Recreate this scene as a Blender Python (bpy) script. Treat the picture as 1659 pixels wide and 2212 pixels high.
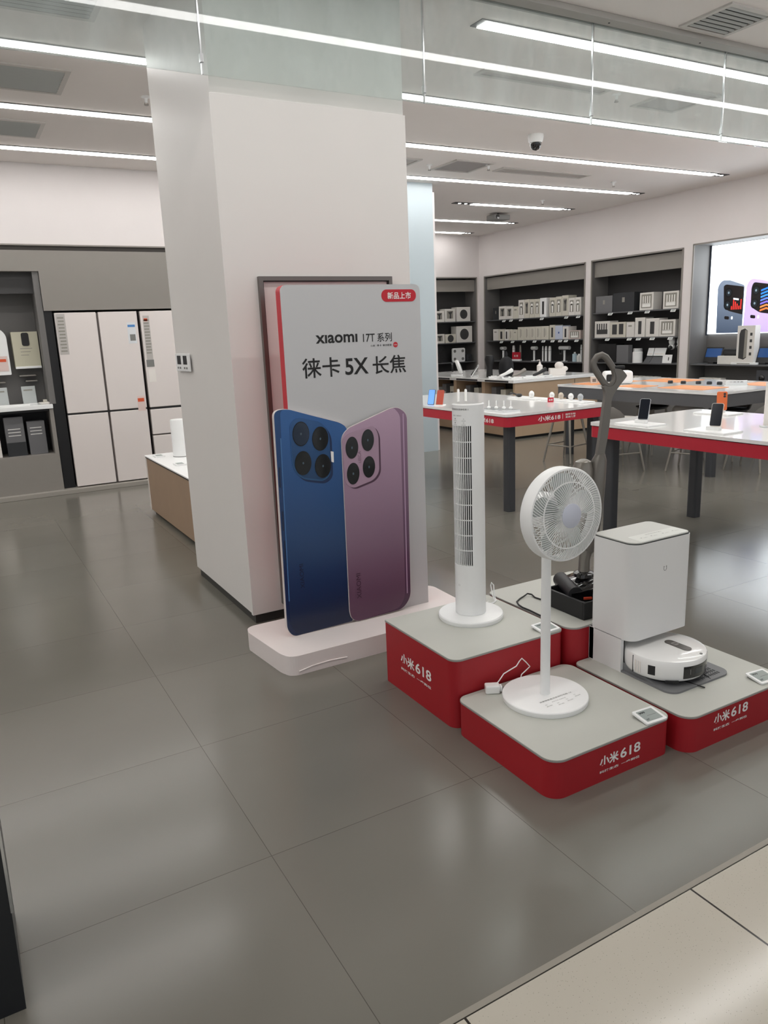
import bpy, bmesh, math, random
from mathutils import Vector, Matrix
random.seed(7)
PI=math.pi
for o in list(bpy.data.objects): bpy.data.objects.remove(o)
scn=bpy.context.scene
COL=scn.collection

# ---------------------------------------------------------------- camera
yaw,pitch,roll=math.radians(29.1343),math.radians(13.3241),math.radians(-2.3684)
FPX=1622.94
cy,sy,cp,sp=math.cos(yaw),math.sin(yaw),math.cos(pitch),math.sin(pitch)
fwd=Vector((sy*cp,cy*cp,-sp)); r0=Vector((cy,-sy,0)); u0=r0.cross(fwd)
right=math.cos(roll)*r0+math.sin(roll)*u0
up=-math.sin(roll)*r0+math.cos(roll)*u0
cd=bpy.data.cameras.new('camera'); cam=bpy.data.objects.new('camera',cd); COL.objects.link(cam)
cam.matrix_world=Matrix(((right.x,up.x,-fwd.x,0),(right.y,up.y,-fwd.y,0),(right.z,up.z,-fwd.z,1.6),(0,0,0,1)))
cd.sensor_fit='VERTICAL'; cd.sensor_height=36; cd.sensor_width=27
cd.lens=FPX/2212*36; cd.clip_start=0.05; cd.clip_end=100
scn.camera=cam

# ---------------------------------------------------------------- world, exposure
w=bpy.data.worlds.new('world'); scn.world=w; w.use_nodes=True
w.node_tree.nodes['Background'].inputs[0].default_value=(0.93,0.96,1.0,1)
w.node_tree.nodes['Background'].inputs[1].default_value=0.5
scn.view_settings.view_transform='Standard'; scn.view_settings.look='None'
scn.view_settings.gamma=1; scn.view_settings.use_curve_mapping=False
scn.view_settings.exposure=0.62
STRIP=11.0        # radiance of the ceiling light strips
SCREEN=2.6

# ---------------------------------------------------------------- helpers
def lin(h):
    h=h.lstrip('#'); o=[]
    for i in (0,2,4):
        v=int(h[i:i+2],16)/255
        o.append(v/12.92 if v<=0.04045 else ((v+0.055)/1.055)**2.4)
    return (*o,1)
_m={}
def mat(name,col,rough=0.5,metal=0.0,spec=0.5,emit=0,bump=0.0,var=0.0,vscale=30,coat=0):
    if name in _m: return _m[name]
    m=bpy.data.materials.new(name); m.use_nodes=True; nt=m.node_tree; b=nt.nodes['Principled BSDF']
    c=lin(col) if isinstance(col,str) else col
    b.inputs['Base Color'].default_value=c; b.inputs['Roughness'].default_value=rough
    b.inputs['Metallic'].default_value=metal; b.inputs['Specular IOR Level'].default_value=spec
    b.inputs['Coat Weight'].default_value=coat
    tc=nt.nodes.new('ShaderNodeTexCoord'); nz=nt.nodes.new('ShaderNodeTexNoise'); nz.inputs['Scale'].default_value=vscale
    nz.inputs['Detail'].default_value=4
    nt.links.new(tc.outputs['Object'],nz.inputs['Vector'])
    if var>0:
        mx=nt.nodes.new('ShaderNodeMix'); mx.data_type='RGBA'
        mx.inputs[6].default_value=tuple(x*(1-var) for x in c[:3])+(1,)
        mx.inputs[7].default_value=tuple(min(1,x*(1+var)) for x in c[:3])+(1,)
        nt.links.new(nz.outputs['Fac'],mx.inputs[0]); nt.links.new(mx.outputs[2],b.inputs['Base Color'])
    if bump>0:
        bp=nt.nodes.new('ShaderNodeBump'); bp.inputs['Strength'].default_value=bump; bp.inputs['Distance'].default_value=0.002
        nt.links.new(nz.outputs['Fac'],bp.inputs['Height']); nt.links.new(bp.outputs[0],b.inputs['Normal'])
    if emit>0:
        b.inputs['Emission Color'].default_value=c; b.inputs['Emission Strength'].default_value=emit
    _m[name]=m; return m

class G:
    """collects shapes in one bmesh"""
    def __init__(s): s.bm=bmesh.new(); s.mi=0
    def _faces(s,fs):
        for f in fs: f.material_index=s.mi
    def box(s,x0,x1,y0,y1,z0,z1,bev=0,seg=2):
        r=bmesh.ops.create_cube(s.bm,size=1)
        vs=r['verts']
        for v in vs:
            v.co=Vector(((x0+x1)/2+v.co.x*(x1-x0),(y0+y1)/2+v.co.y*(y1-y0),(z0+z1)/2+v.co.z*(z1-z0)))
        fs=set(f for v in vs for f in v.link_faces); s._faces(fs)
        if bev>0:
            es=list(set(e for v in vs for e in v.link_edges))
            r=bmesh.ops.bevel(s.bm,geom=es,offset=bev,segments=seg,affect='EDGES',profile=0.5); s._faces(r['faces'])
        return s
    def prism(s,pts,d0,d1,axis='z'):
        """closed polygon pts (2D) extruded from d0 to d1 along axis; z:(x,y) y:(x,z) x:(y,z)"""
        def P(p,d):
            return {'z':(p[0],p[1],d),'y':(p[0],d,p[1]),'x':(d,p[0],p[1])}[axis]
        a=[s.bm.verts.new(P(p,d0)) for p in pts]; b=[s.bm.verts.new(P(p,d1)) for p in pts]
        fs=[s.bm.faces.new(a[::-1]),s.bm.faces.new(b)]
        n=len(pts)
        for i in range(n): fs.append(s.bm.faces.new((a[i],a[(i+1)%n],b[(i+1)%n],b[i])))
        s._faces(fs); return s
    def rings(s,rs,cap0=True,cap1=True,closed=False):
        """loft through rings of equal count"""
        V=[[s.bm.verts.new(p) for p in r] for r in rs]
        n=len(V[0]); fs=[]
        prs=list(zip(V,V[1:]))+([(V[-1],V[0])] if closed else [])
        for a,b in prs:
            for i in range(n): fs.append(s.bm.faces.new((a[i],a[(i+1)%n],b[(i+1)%n],b[i])))
        if not closed:
            if cap0: fs.append(s.bm.faces.new(V[0][::-1]))
            if cap1: fs.append(s.bm.faces.new(V[-1]))
        s._faces(fs); return s
    def lathe(s,prof,c=(0,0,0),axis='z',n=32,cap=True):
        """prof [(r,h)]"""
        rs=[]
        for r,h in prof:
            ring=[]
            for i in range(n):
                a=2*PI*i/n; x,y=r*math.cos(a),r*math.sin(a)
                p={'z':(x,y,h),'y':(x,h,y),'x':(h,x,y)}[axis]
                ring.append((c[0]+p[0],c[1]+p[1],c[2]+p[2]))
            rs.append(ring)
        return s.rings(rs,cap,cap)
    def cyl(s,c,r,h,axis='z',n=32): return s.lathe([(r,0),(r,h)],c,axis,n)
    def tube(s,pts,r,n=8,closed=False,flat=None):
        pts=[Vector(p) for p in pts]; rs=[]; N=len(pts); up=Vector((0,0,1)); prev=None
        for i,p in enumerate(pts):
            if closed: t=pts[(i+1)%N]-pts[i-1]
            else: t=pts[min(i+1,N-1)]-pts[max(i-1,0)]
            if t.length<1e-9: t=Vector((0,0,1))
            t.normalize()
            if prev is None:
                a=t.orthogonal().normalized() if flat is None else (Vector(flat)-t*t.dot(Vector(flat))).normalized()
            else: a=(prev-t*t.dot(prev)); a=a.normalized() if a.length>1e-6 else t.orthogonal().normalized()
            prev=a; b=t.cross(a)
            rr=r[i] if isinstance(r,list) else r
            ra,rb=rr if isinstance(rr,(list,tuple)) else (rr,rr)
            rs.append([p+a*ra*math.cos(2*PI*k/n)+b*rb*math.sin(2*PI*k/n) for k in range(n)])
        return s.rings(rs,closed=closed)
    def ball(s,c,r,n=16):
        r=(r,r,r) if not isinstance(r,(tuple,list)) else r
        q=bmesh.ops.create_uvsphere(s.bm,u_segments=n,v_segments=max(6,n//2),radius=1)
        for v in q['verts']: v.co=Vector((c[0]+v.co.x*r[0],c[1]+v.co.y*r[1],c[2]+v.co.z*r[2]))
        s._faces(set(f for v in q['verts'] for f in v.link_faces)); return s
    def mat_i(s,i): s.mi=i; return s
    def build(s,name,m,parent=None,smooth=False,M=None):
        if M is not None: bmesh.ops.transform(s.bm,matrix=M,verts=s.bm.verts)
        bmesh.ops.recalc_face_normals(s.bm,faces=s.bm.faces)
        me=bpy.data.meshes.new(name); s.bm.to_mesh(me); s.bm.free()
        for q in (m if isinstance(m,(list,tuple)) else [m]): me.materials.append(q)
        if smooth:
            for p in me.polygons: p.use_smooth=True
            try: me.set_sharp_from_angle(angle=math.radians(38))
            except Exception: pass
        o=bpy.data.objects.new(name,me); COL.objects.link(o)
        if parent is not None: o.parent=parent
        return o

def rrect(x0,x1,y0,y1,r,n=6):
    r4=r if isinstance(r,(list,tuple)) else (r,)*4   # order: (x0,y0),(x1,y0),(x1,y1),(x0,y1)
    out=[]
    for (cx,cyy,a0,rr) in ((x0,y0,PI,r4[0]),(x1,y0,1.5*PI,r4[1]),(x1,y1,0,r4[2]),(x0,y1,.5*PI,r4[3])):
        sx=1 if cx==x0 else -1; sY=1 if cyy==y0 else -1
        if rr<=0: out.append((cx,cyy)); continue
        for k in range(n+1):
            a=a0+.5*PI*k/n; out.append((cx+sx*rr+rr*math.cos(a),cyy+sY*rr+rr*math.sin(a)))
    return out
def smoothpoly(pts,rad,n=5):
    """round the corners of a polygon; rad per point or one"""
    out=[];N=len(pts)
    for i in range(N):
        p=Vector(pts[i]);a=Vector(pts[i-1]);b=Vector(pts[(i+1)%N]); r=rad[i] if isinstance(rad,(list,tuple)) else rad
        da=(a-p);db=(b-p); la,lb=da.length,db.length
        k=min(r,la*.49,lb*.49)
        s,e=p+da/la*k,p+db/lb*k
        for j in range(n+1):
            t=j/n; q=s*(1-t)**2+p*2*t*(1-t)+e*t*t; out.append((q.x,q.y))
    return out

def thing(name,label,cat,loc=(0,0,0),rz=0,group=None):
    o=bpy.data.objects.new(name,None); COL.objects.link(o); o.empty_display_size=0.05
    o.location=loc; o.rotation_euler=(0,0,rz); o['label']=label; o['category']=cat
    if group: o['group']=group
    return o
def tag(o,label,cat,group=None):
    o['label']=label; o['category']=cat
    if group: o['group']=group
    return o
def struct(name,g,m,**k):
    o=g.build(name,m,**k); o['kind']='structure'; return o

_tc={}
def text(body,m,parent,org,u,v,width,height=None,bold=0.0,name='lettering',depth=0.0006,shear=0):
    """flat lettering: org = lower-left corner of the ink, u right, v up"""
    cu=bpy.data.curves.new('txt','FONT'); cu.body=body; cu.size=1; cu.extrude=0; cu.offset=bold; cu.shear=shear
    cu.resolution_u=4; cu.space_line=0.95
    to=bpy.data.objects.new('txt',cu); COL.objects.link(to)
    dg=bpy.context.evaluated_depsgraph_get(); dg.update()
    me=bpy.data.meshes.new_from_object(to.evaluated_get(dg))
    bpy.data.objects.remove(to)
    xs=[q.co.x for q in me.vertices]; ys=[q.co.y for q in me.vertices]
    if not xs: return None
    x0,x1,y0,y1=min(xs),max(xs),min(ys),max(ys)
    sx=width/(x1-x0); s2=(height/(y1-y0)) if height else sx
    u=Vector(u).normalized(); v=Vector(v).normalized(); nrm=u.cross(v); org=Vector(org)
    for q in me.vertices:
        q.co=org+u*((q.co.x-x0)*sx)+v*((q.co.y-y0)*s2)+nrm*depth
    me.materials.clear(); me.materials.append(m); me.name=name
    o=bpy.data.objects.new(name,me); COL.objects.link(o)
    if parent is not None: o.parent=parent
    return o

# ---------------------------------------------------------------- materials
WALL=mat('wall_paint','#ded8d6',.6,var=.02,vscale=3)
CEIL=mat('ceiling_paint','#e8e2de',.8,var=.02,vscale=2)
COLW=mat('column_panel','#e2dfdb',.42,var=.02,vscale=3)
GREYP=mat('grey_panel','#8b8680',.55,var=.03,vscale=8)
NICHE=mat('niche_grey','#6e6c6a',.6,var=.03,vscale=8)
DNICHE=mat('dark_niche','#3c3b3b',.6,var=.05,vscale=8)
BLACK=mat('black_gap','#121317',.5)
SKIRT=mat('dark_skirting','#3a3a37',.45)
WHITE=mat('white_plastic','#f1f2f1',.35,var=.01)
WHITEG=mat('white_gloss','#f2f2f0',.12,coat=.3)
OFFW=mat('warm_white','#ebe6e0',.5)
RED=mat('red_laminate','#a3131f',.55,var=.04,vscale=20)
TOPG=mat('platform_top','#bebfb7',.5,var=.02,vscale=12)
EDGE=mat('top_edge','#9a9994',.5)
DARKLEG=mat('charcoal_leg','#3f4145',.45)
APRON=mat('grey_apron','#5b5c5e',.5)
WOOD=mat('pale_wood','#a08871',.5,var=.06,vscale=6)
WOODL=mat('light_wood','#b69c80',.5,var=.06,vscale=6)
STEEL=mat('brushed_steel','#8d8983',.35,metal=.8)
CHROME=mat('silver_trim','#c9ccce',.2,metal=.9)
INK=mat('black_ink','#141414',.6)
GINK=mat('grey_ink','#7d7d7a',.6)
WINK=mat('white_ink','#f2efec',.5)
EINK=mat('tag_screen','#9aa39f',.45)
SCRB=mat('dark_screen','#101622',.12)
BOXW=mat('carton_white','#dad7d1',.55,var=.03)
BOXC=mat('carton_cream','#cdc9bc',.55,var=.03)
BOXD=mat('carton_black','#2c2e31',.5)
BOXG=mat('carton_grey','#6f6f71',.5)
ORANGE=mat('orange_mat','#dd9560',.6)
GRILLEB=mat('grille_dark','#2b2e2e',.6)
LIGHT=mat('light_diffuser',(1,0.985,0.965,1),.5,emit=STRIP)
SPOT=mat('spot_lens',(1,1,1,1),.5,emit=6)
BLKM=mat('matt_black','#1b1b1c',.5)
VAC=mat('taupe_metal','#6d6963',.33,metal=.35)
VACB=mat('gloss_black','#0e0e10',.12,coat=.5)
ACR=mat('clear_acrylic','#dfe3e4',.1,coat=.4)

def floor_material():
    m=bpy.data.materials.new('grey_floor_tile'); m.use_nodes=True; nt=m.node_tree; b=nt.nodes['Principled BSDF']
    tc=nt.nodes.new('ShaderNodeTexCoord'); mp=nt.nodes.new('ShaderNodeMapping'); L=nt.links.new
    mp.inputs['Location'].default_value=(-0.66+.78*20,-1.23+.78*20,0)
    L(tc.outputs['Object'],mp.inputs['Vector'])
    br=nt.nodes.new('ShaderNodeTexBrick'); br.offset=0; br.squash=1
    for k,v in (('Scale',1),('Brick Width',.78),('Row Height',.78),('Mortar Size',.0013),('Mortar Smooth',.3),('Bias',0)): br.inputs[k].default_value=v
    br.inputs['Color1'].default_value=lin('#75726a'); br.inputs['Color2'].default_value=lin('#706d65'); br.inputs['Mortar'].default_value=lin('#4e4b44')
    L(mp.outputs[0],br.inputs['Vector'])
    nz=nt.nodes.new('ShaderNodeTexNoise'); nz.inputs['Scale'].default_value=1.6; nz.inputs['Detail'].default_value=6
    L(tc.outputs['Object'],nz.inputs['Vector'])
    mr=nt.nodes.new('ShaderNodeMapRange'); mr.inputs['To Min'].default_value=.90; mr.inputs['To Max'].default_value=1.08
    L(nz.outputs['Fac'],mr.inputs['Value'])
    mx=nt.nodes.new('ShaderNodeMix'); mx.data_type='RGBA'; mx.blend_type='MULTIPLY'; mx.inputs[0].default_value=1
    L(br.outputs['Color'],mx.inputs[6]); L(mr.outputs[0],mx.inputs[7]); L(mx.outputs[2],b.inputs['Base Color'])
    mr2=nt.nodes.new('ShaderNodeMapRange'); mr2.inputs['To Min'].default_value=.15; mr2.inputs['To Max'].default_value=.23
    L(nz.outputs['Fac'],mr2.inputs['Value']); L(mr2.outputs[0],b.inputs['Roughness'])
    b.inputs['Specular IOR Level'].default_value=.55
    bp=nt.nodes.new('ShaderNodeBump'); bp.inputs['Strength'].default_value=.25; bp.inputs['Distance'].default_value=.001; bp.invert=True
    L(br.outputs['Fac'],bp.inputs['Height']); L(bp.outputs[0],b.inputs['Normal'])
    return m
def stone_material():
    m=bpy.data.materials.new('speckled_stone'); m.use_nodes=True; nt=m.node_tree; b=nt.nodes['Principled BSDF']; L=nt.links.new
    tc=nt.nodes.new('ShaderNodeTexCoord'); vo=nt.nodes.new('ShaderNodeTexVoronoi'); vo.inputs['Scale'].default_value=120
    L(tc.outputs['Object'],vo.inputs['Vector'])
    cr=nt.nodes.new('ShaderNodeValToRGB'); cr.color_ramp.elements[0].position=.05; cr.color_ramp.elements[0].color=lin('#8a8478')
    cr.color_ramp.elements[1].position=.16; cr.color_ramp.elements[1].color=lin('#bdb7aa')
    L(vo.outputs['Distance'],cr.inputs[0]); 
    mp=nt.nodes.new('ShaderNodeMapping'); mp.inputs['Location'].default_value=(-1.64+.8*20,-1.215+1.2*20,0); L(tc.outputs['Object'],mp.inputs['Vector'])
    br=nt.nodes.new('ShaderNodeTexBrick'); br.offset=0; br.squash=1
    for k,v in (('Scale',1),('Brick Width',.8),('Row Height',1.2),('Mortar Size',.0035),('Mortar Smooth',.1),('Bias',0)): br.inputs[k].default_value=v
    L(mp.outputs[0],br.inputs['Vector'])
    mx=nt.nodes.new('ShaderNodeMix'); mx.data_type='RGBA'; mx.inputs[7].default_value=lin('#2c2824')
    L(br.outputs['Fac'],mx.inputs[0]); L(cr.outputs[0],mx.inputs[6]); L(mx.outputs[2],b.inputs['Base Color'])
    b.inputs['Roughness'].default_value=.14
    return m
def glass_material():
    m=bpy.data.materials.new('greenish_glass'); m.use_nodes=True; nt=m.node_tree; L=nt.links.new
    nt.nodes.remove(nt.nodes['Principled BSDF']); out=nt.nodes['Material Output']
    tr=nt.nodes.new('ShaderNodeBsdfTransparent'); tr.inputs[0].default_value=(.93,.96,.95,1)
    gl=nt.nodes.new('ShaderNodeBsdfGlossy'); gl.inputs['Roughness'].default_value=.02
    df=nt.nodes.new('ShaderNodeBsdfDiffuse'); df.inputs[0].default_value=(.75,.8,.8,1)  # pale haze over the panes, mixed into the glass as diffuse colour
    fr=nt.nodes.new('ShaderNodeFresnel'); fr.inputs[0].default_value=1.6
    tc=nt.nodes.new('ShaderNodeTexCoord'); mp=nt.nodes.new('ShaderNodeMapping'); mp.inputs['Scale'].default_value=(2.2,1,1.0)
    nz=nt.nodes.new('ShaderNodeTexNoise'); nz.inputs['Scale'].default_value=3; nz.inputs['Detail'].default_value=5
    L(tc.outputs['Object'],mp.inputs[0]); L(mp.outputs[0],nz.inputs['Vector'])
    mr=nt.nodes.new('ShaderNodeMapRange'); mr.inputs['From Min'].default_value=.45; mr.inputs['From Max'].default_value=.75
    mr.inputs['To Min'].default_value=.12; mr.inputs['To Max'].default_value=.24; L(nz.outputs['Fac'],mr.inputs['Value'])
    m1=nt.nodes.new('ShaderNodeMixShader'); ge=nt.nodes.new('ShaderNodeNewGeometry'); sb=nt.nodes.new('ShaderNodeMath'); sb.operation='SUBTRACT'; sb.inputs[0].default_value=1; L(ge.outputs['Backfacing'],sb.inputs[1]); mu=nt.nodes.new('ShaderNodeMath'); mu.operation='MULTIPLY'; L(sb.outputs[0],mu.inputs[0]); L(fr.outputs[0],mu.inputs[1]); L(mu.outputs[0],m1.inputs[0]); L(tr.outputs[0],m1.inputs[1]); L(gl.outputs[0],m1.inputs[2])
    m2=nt.nodes.new('ShaderNodeMixShader'); L(mr.outputs[0],m2.inputs[0]); L(m1.outputs[0],m2.inputs[1]); L(df.outputs[0],m2.inputs[2])
    L(m2.outputs[0],out.inputs[0]); return m
def gradient(name,c0,c1,z0,z1,rough=.35,emit=0):
    m=bpy.data.materials.new(name); m.use_nodes=True; nt=m.node_tree; b=nt.nodes['Principled BSDF']; L=nt.links.new
    tc=nt.nodes.new('ShaderNodeTexCoord'); sx=nt.nodes.new('ShaderNodeSeparateXYZ'); mr=nt.nodes.new('ShaderNodeMapRange')
    L(tc.outputs['Object'],sx.inputs[0]); L(sx.outputs[2],mr.inputs['Value']); mr.inputs['From Min'].default_value=z0; mr.inputs['From Max'].default_value=z1
    cr=nt.nodes.new('ShaderNodeValToRGB'); L(mr.outputs[0],cr.inputs[0])
    cr.color_ramp.elements[0].color=lin(c0); cr.color_ramp.elements[1].color=lin(c1)
    L(cr.outputs[0],b.inputs['Base Color']); b.inputs['Roughness'].default_value=rough
    if emit: L(cr.outputs[0],b.inputs['Emission Color']); b.inputs['Emission Strength'].default_value=emit
    return m
FLOOR=floor_material(); STONE=stone_material(); GLASS=glass_material()

# ================================================================ STRUCTURE
CZ=3.45
struct('floor',G().box(-7.1,10.6,1.23,13.6,-.1,0),FLOOR)
struct('floor_mall',G().box(-7.1,10.6,-4,1.215,-.1,0.001),STONE)
struct('trim_threshold',G().box(-7.1,10.6,1.215,1.232,-.1,0.0018),mat('threshold_strip','#8f897e',.4))
struct('ceiling',G().box(-7.1,10.6,-4,13.6,CZ,CZ+.1),CEIL)
struct('wall_left',G().box(-7.1,-7,1.2,9.0,0,CZ),WALL)
# back wall, left part with the appliance bays
g=G(); g.box(-7,5.3,9.0,9.6,2.65,CZ); g.box(-7,-1.2,9.0,9.6,0,2.65); g.box(2.87,5.3,9.0,9.6,0,2.65)
g.box(-1.2,2.87,9.55,9.6,0,2.65)
struct('wall_back_left',g,WALL)
struct('trim_shadow_gap',G().box(-1.2,2.87,9.02,9.1,2.6,2.65),mat('shadow_trim','#4c4743',.6))
struct('trim_bay_edge',G().box(-1.2,2.87,8.985,9.02,2.645,2.66),GREYP)
g=G(); g.box(-1.2,.965,9.0,9.5,2.39,2.6); g.box(.965,2.87,9.0,9.5,1.985,2.6)
struct('trim_bay_panel',g,GREYP)
struct('trim_bay_plinth',G().box(-1.2,2.87,8.9,9.5,0,.05,.004),mat('plinth','#9b968e',.5))
struct('wall_side',G().box(5.3,5.4,9.0,13.0,0,CZ),WALL)
# far back wall with niche A
AX0,AX1=6.6,9.64
g=G(); g.box(5.3,AX0,13.0,13.4,0,CZ); g.box(AX1,10.1,13.0,13.4,0,CZ); g.box(AX0,AX1,13.0,13.4,2.65,CZ)
struct('wall_back',g,WALL)
# right wall
WX=9.7
g=G(); g.box(WX,10.1,-4,13.0,2.69,CZ)
for a,b in ((12.82,13.0),(9.83,9.97),(7.79,7.96),(-4,4.6)): g.box(WX,10.1,a,b,0,2.69)
for a,b in ((9.97,12.82),(7.96,9.83)): g.box(WX,10.1,a,b,2.655,2.69)
struct('wall_right',g,WALL)

def niche_x(y0,y1,ztop,name,label,shelves,valance=True,base=.7,backm=None):
    t=thing(name,label,'wall niche',(WX,(y0+y1)/2,0))
    ox=-WX; oy=-(y0+y1)/2
    def bb(*a): return (a[0]+ox,a[1]+ox,a[2]+oy,a[3]+oy,a[4],a[5])
    G().box(*bb(10.08,10.12,y0,y1,base,ztop)).build('back_panel',backm or DNICHE,t)
    for a in ((y0,y0+.015),(y1-.015,y1)): G().box(*bb(WX+.005,10.08,a[0],a[1],0,ztop)).build('side_panel',NICHE,t)
    G().box(*bb(WX+.005,10.08,y0+.015,y1-.015,ztop-.015,ztop)).build('top_panel',NICHE,t)
    # thin grey edge frame
    g=G(); e=.018
    g.box(*bb(WX-.012,WX+.005,y0-.004,y0+e,0,ztop)); g.box(*bb(WX-.012,WX+.005,y1-e,y1+.004,0,ztop)); g.box(*bb(WX-.012,WX+.005,y0,y1,ztop-e,ztop+.004))
    g.build('edge_frame',GREYP,t)
    if valance: G().box(*bb(WX+.06,WX+.09,y0+.015,y1-.015,2.385,ztop-.03)).build('valance',GREYP,t)
    G().box(*bb(WX+.03,10.08,y0+.015,y1-.015,0,base)).build('base_cabinet',NICHE,t)
    for z in shelves: G().box(*bb(WX+.03,10.08,y0+.015,y1-.015,z-.018,z)).build('shelf',APRON,t)
    return t
niche_x(9.97,12.82,2.65,'shelf_niche','grey wall niche of three shelves stocked with hair dryer and toothbrush boxes',(1.785,1.375,.972))
niche_x(7.96,9.83,2.66,'shelf_niche','grey wall niche with router boxes and white cylinders, between dryer niche and lit screen',(1.80,1.385,.975))
niche_x(4.6,7.79,2.69,'shelf_niche','tall grey wall niche holding the big lit phone screen',(.972,),valance=False,backm=NICHE)
# niche A on the back wall
t=thing('shelf_niche','shelved niche on the far back wall beside the glossy white column','wall niche',((AX0+AX1)/2,13.0,0)); ox=-(AX0+AX1)/2
G().box(AX0+ox,AX1+ox,.38,.42,0,2.65).build('back_panel',DNICHE,t)
for a in (AX0,AX1-.015): G().box(a+ox,a+.015+ox,0,.38,0,2.65).build('side_panel',NICHE,t)
g=G(); g.box(AX1-.018+ox,AX1+.004+ox,-.012,.004,0,2.65); g.box(AX0+ox,AX1+ox,-.012,.004,2.632,2.654); g.build('edge_frame',GREYP,t)
G().box(AX0+.015+ox,AX1-.015+ox,.06,.09,2.375,2.6).build('valance',GREYP,t)
G().box(AX0+.015+ox,AX1-.015+ox,.03,.38,0,.7).build('base_cabinet',NICHE,t)
for z in (1.785,1.365,.972): G().box(AX0+.015+ox,AX1-.015+ox,.03,.38,z-.018,z).build('shelf',APRON,t)

# main column
g=G(); g.box(1.31,2.42,3.935,5.08,.06,CZ)
struct('column_main',g,COLW)
struct('column_cladding',G().box(1.30,2.425,3.92,3.945,.06,2.785,.002),COLW)
struct('baseboard_column',G().box(1.325,2.40,3.95,5.06,0,.06),SKIRT)
g=G(); g.box(4.9,5.72,8.64,9.25,.0,CZ)
struct('column_far',g,mat('column_gloss','#b9c5ca',.3))
struct('column_far_edge',G().box(5.72,5.76,8.66,9.25,0,CZ-.1),WALL)

# smoke barrier glass hanging from the ceiling
GB=2.842
t=thing('glass_screen','frameless glass panes hanging from the ceiling across the shopfront','glass panel',(3.15,3.865,CZ))
xs=[0+1.26*k for k in range(-2,8)]
for i in range(len(xs)-1):
    G().box(xs[i]+.003-3.15,xs[i+1]-.003-3.15,-.006,.006,GB-CZ,-.02).build('pane',GLASS,t)
    G().box(xs[i+1]-.0035-3.15,xs[i+1]+.0035-3.15,-.007,.007,GB-CZ,-.02).build('joint_strip',CHROME,t)
g=G(); g.box(xs[0]-3.15,xs[-1]-3.15,-.10,-.012,-.035,0,.004); g.box(xs[0]-3.15,xs[-1]-3.15,.012,.03,-.035,0)
g.build('ceiling_channel',mat('channel_grey','#a9a6a1',.5),t)
g=G()
for i in range(14): g.cyl((xs[0]-3.15+.5+i*.42*2,-.055,-.0375),.006,.003,'z',10)
g.build('screw_row',BLKM,t)
g=G()
for x in xs[1:-1]: g.box(x-3.15-.008,x-3.15+.008,-.012,.012,GB-CZ+.05,GB-CZ+.09,.002)
g.build('clip_row',CHROME,t)

# ceiling lights
def strip(y,x0,x1,label,e0=0.0,e1=.22,w=.10):
    t=thing('linear_ceiling_light',label,'ceiling light',((x0+x1)/2,y,CZ),0,'linear strip lights in the ceiling'); L=(x1-x0)/2
    G().box(-L-e0-.01,L+e1+.01,-w/2-.012,w/2+.012,-.006,0).build('recess_frame',BLKM,t)
    G().box(-L,L,-w/2,w/2,-.013,-.006,.002).build('diffuser',LIGHT,t)
    for s,e in ((-1,e0),(1,e1)):
        if e>0.1:
            for k in (.35,.7):
                G().cyl((s*(L+e*k),0,-.009),.022,.004,'z',16).build('spot_lamp',SPOT,t)
strip(2.92,-6.4,7.4,'strip light nearest the shopfront, mirrored in the hanging glass',0,0)
strip(1.45,-6.0,8.0,'added out-of-view strip light above the mall walkway, in front of the hanging glass',0,0)  # extra lamp out of view, added to brighten the near part of the shop
strip(4.21,3.18,9.0,'strip light starting right behind the hanging glass, topmost on the right',.03,.2)
strip(5.63,-6.4,9.1,'second long strip light behind the hanging glass, crossing behind the main column')
strip(6.99,-6.4,9.02,'long strip light just beyond the ceiling dome camera')
strip(8.36,-6.4,8.98,'long strip light nearest the back left wall')
strip(9.78,7.18,8.97,'short strip light with a black socket at both ends',.32,.22)
strip(11.3,6.2,9.05,'strip light second from the far back wall')
strip(12.63,6.2,9.05,'strip light closest to the far back wall')

def vent(x0,x1,y0,y1,label,n=9,kind='slat',m=None):
    t=thing('ceiling_vent',label,'air vent',((x0+x1)/2,(y0+y1)/2,CZ),0,'vents and panels in the ceiling'); a,b=(x1-x0)/2,(y1-y0)/2
    g=G(); f=.035
    g.box(-a,a,-b,-b+f,-.012,0); g.box(-a,a,b-f,b,-.012,0); g.box(-a,-a+f,-b+f,b-f,-.012,0); g.box(a-f,a,-b+f,b-f,-.012,0)
    g.build('frame',mat('vent_frame','#c4c0bb',.5),t)
    G().box(-a+f,a-f,-b+f,b-f,-.003,0).build('backing',m or mat('vent_dark','#161717',.7),t)
    if kind=='slat':
        for i in range(n):
            y=-b+f+(2*b-2*f)*(i+.5)/n
            h=(2*b-2*f)/n*.20
            G().prism([(y-h,-.004),(y-h+.004,-.002),(y+h,-.013),(y+h-.004,-.015)],-a+f,a-f,'x').build('slat',mat('vent_slat','#b9bcba',.5),t)
    return t
vent(.48,1.035,4.56,5.09,'grey slatted ceiling vent at the top left corner of the view')
vent(.45,1.03,6.0,6.56,'grey slatted ceiling vent left of the column, middle of the row')
vent(.5,1.01,7.38,7.92,'grey slatted ceiling vent left of the column, nearest the back wall')
vent(4.39,4.83,3.34,3.73,'slatted ceiling vent outside the hanging glass at top right',7)
PAN=mat('panel_grey','#b3aeaa',.6)
vent(5.22,5.76,7.38,7.92,'square ceiling panel with open middle beyond the dome camera',kind='flat',m=mat('vent_mid','#9f9a98',.6))
vent(6.0,7.4,7.54,7.76,'long narrow slot grille in the ceiling beyond the dome camera',kind='flat',m=PAN)
vent(3.7,4.98,4.86,5.0,'long narrow slot grille seen through the hanging glass',kind='flat',m=PAN)
vent(5.49,6.03,4.62,5.15,'square ceiling panel seen through the hanging glass',kind='flat',m=PAN)
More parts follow.
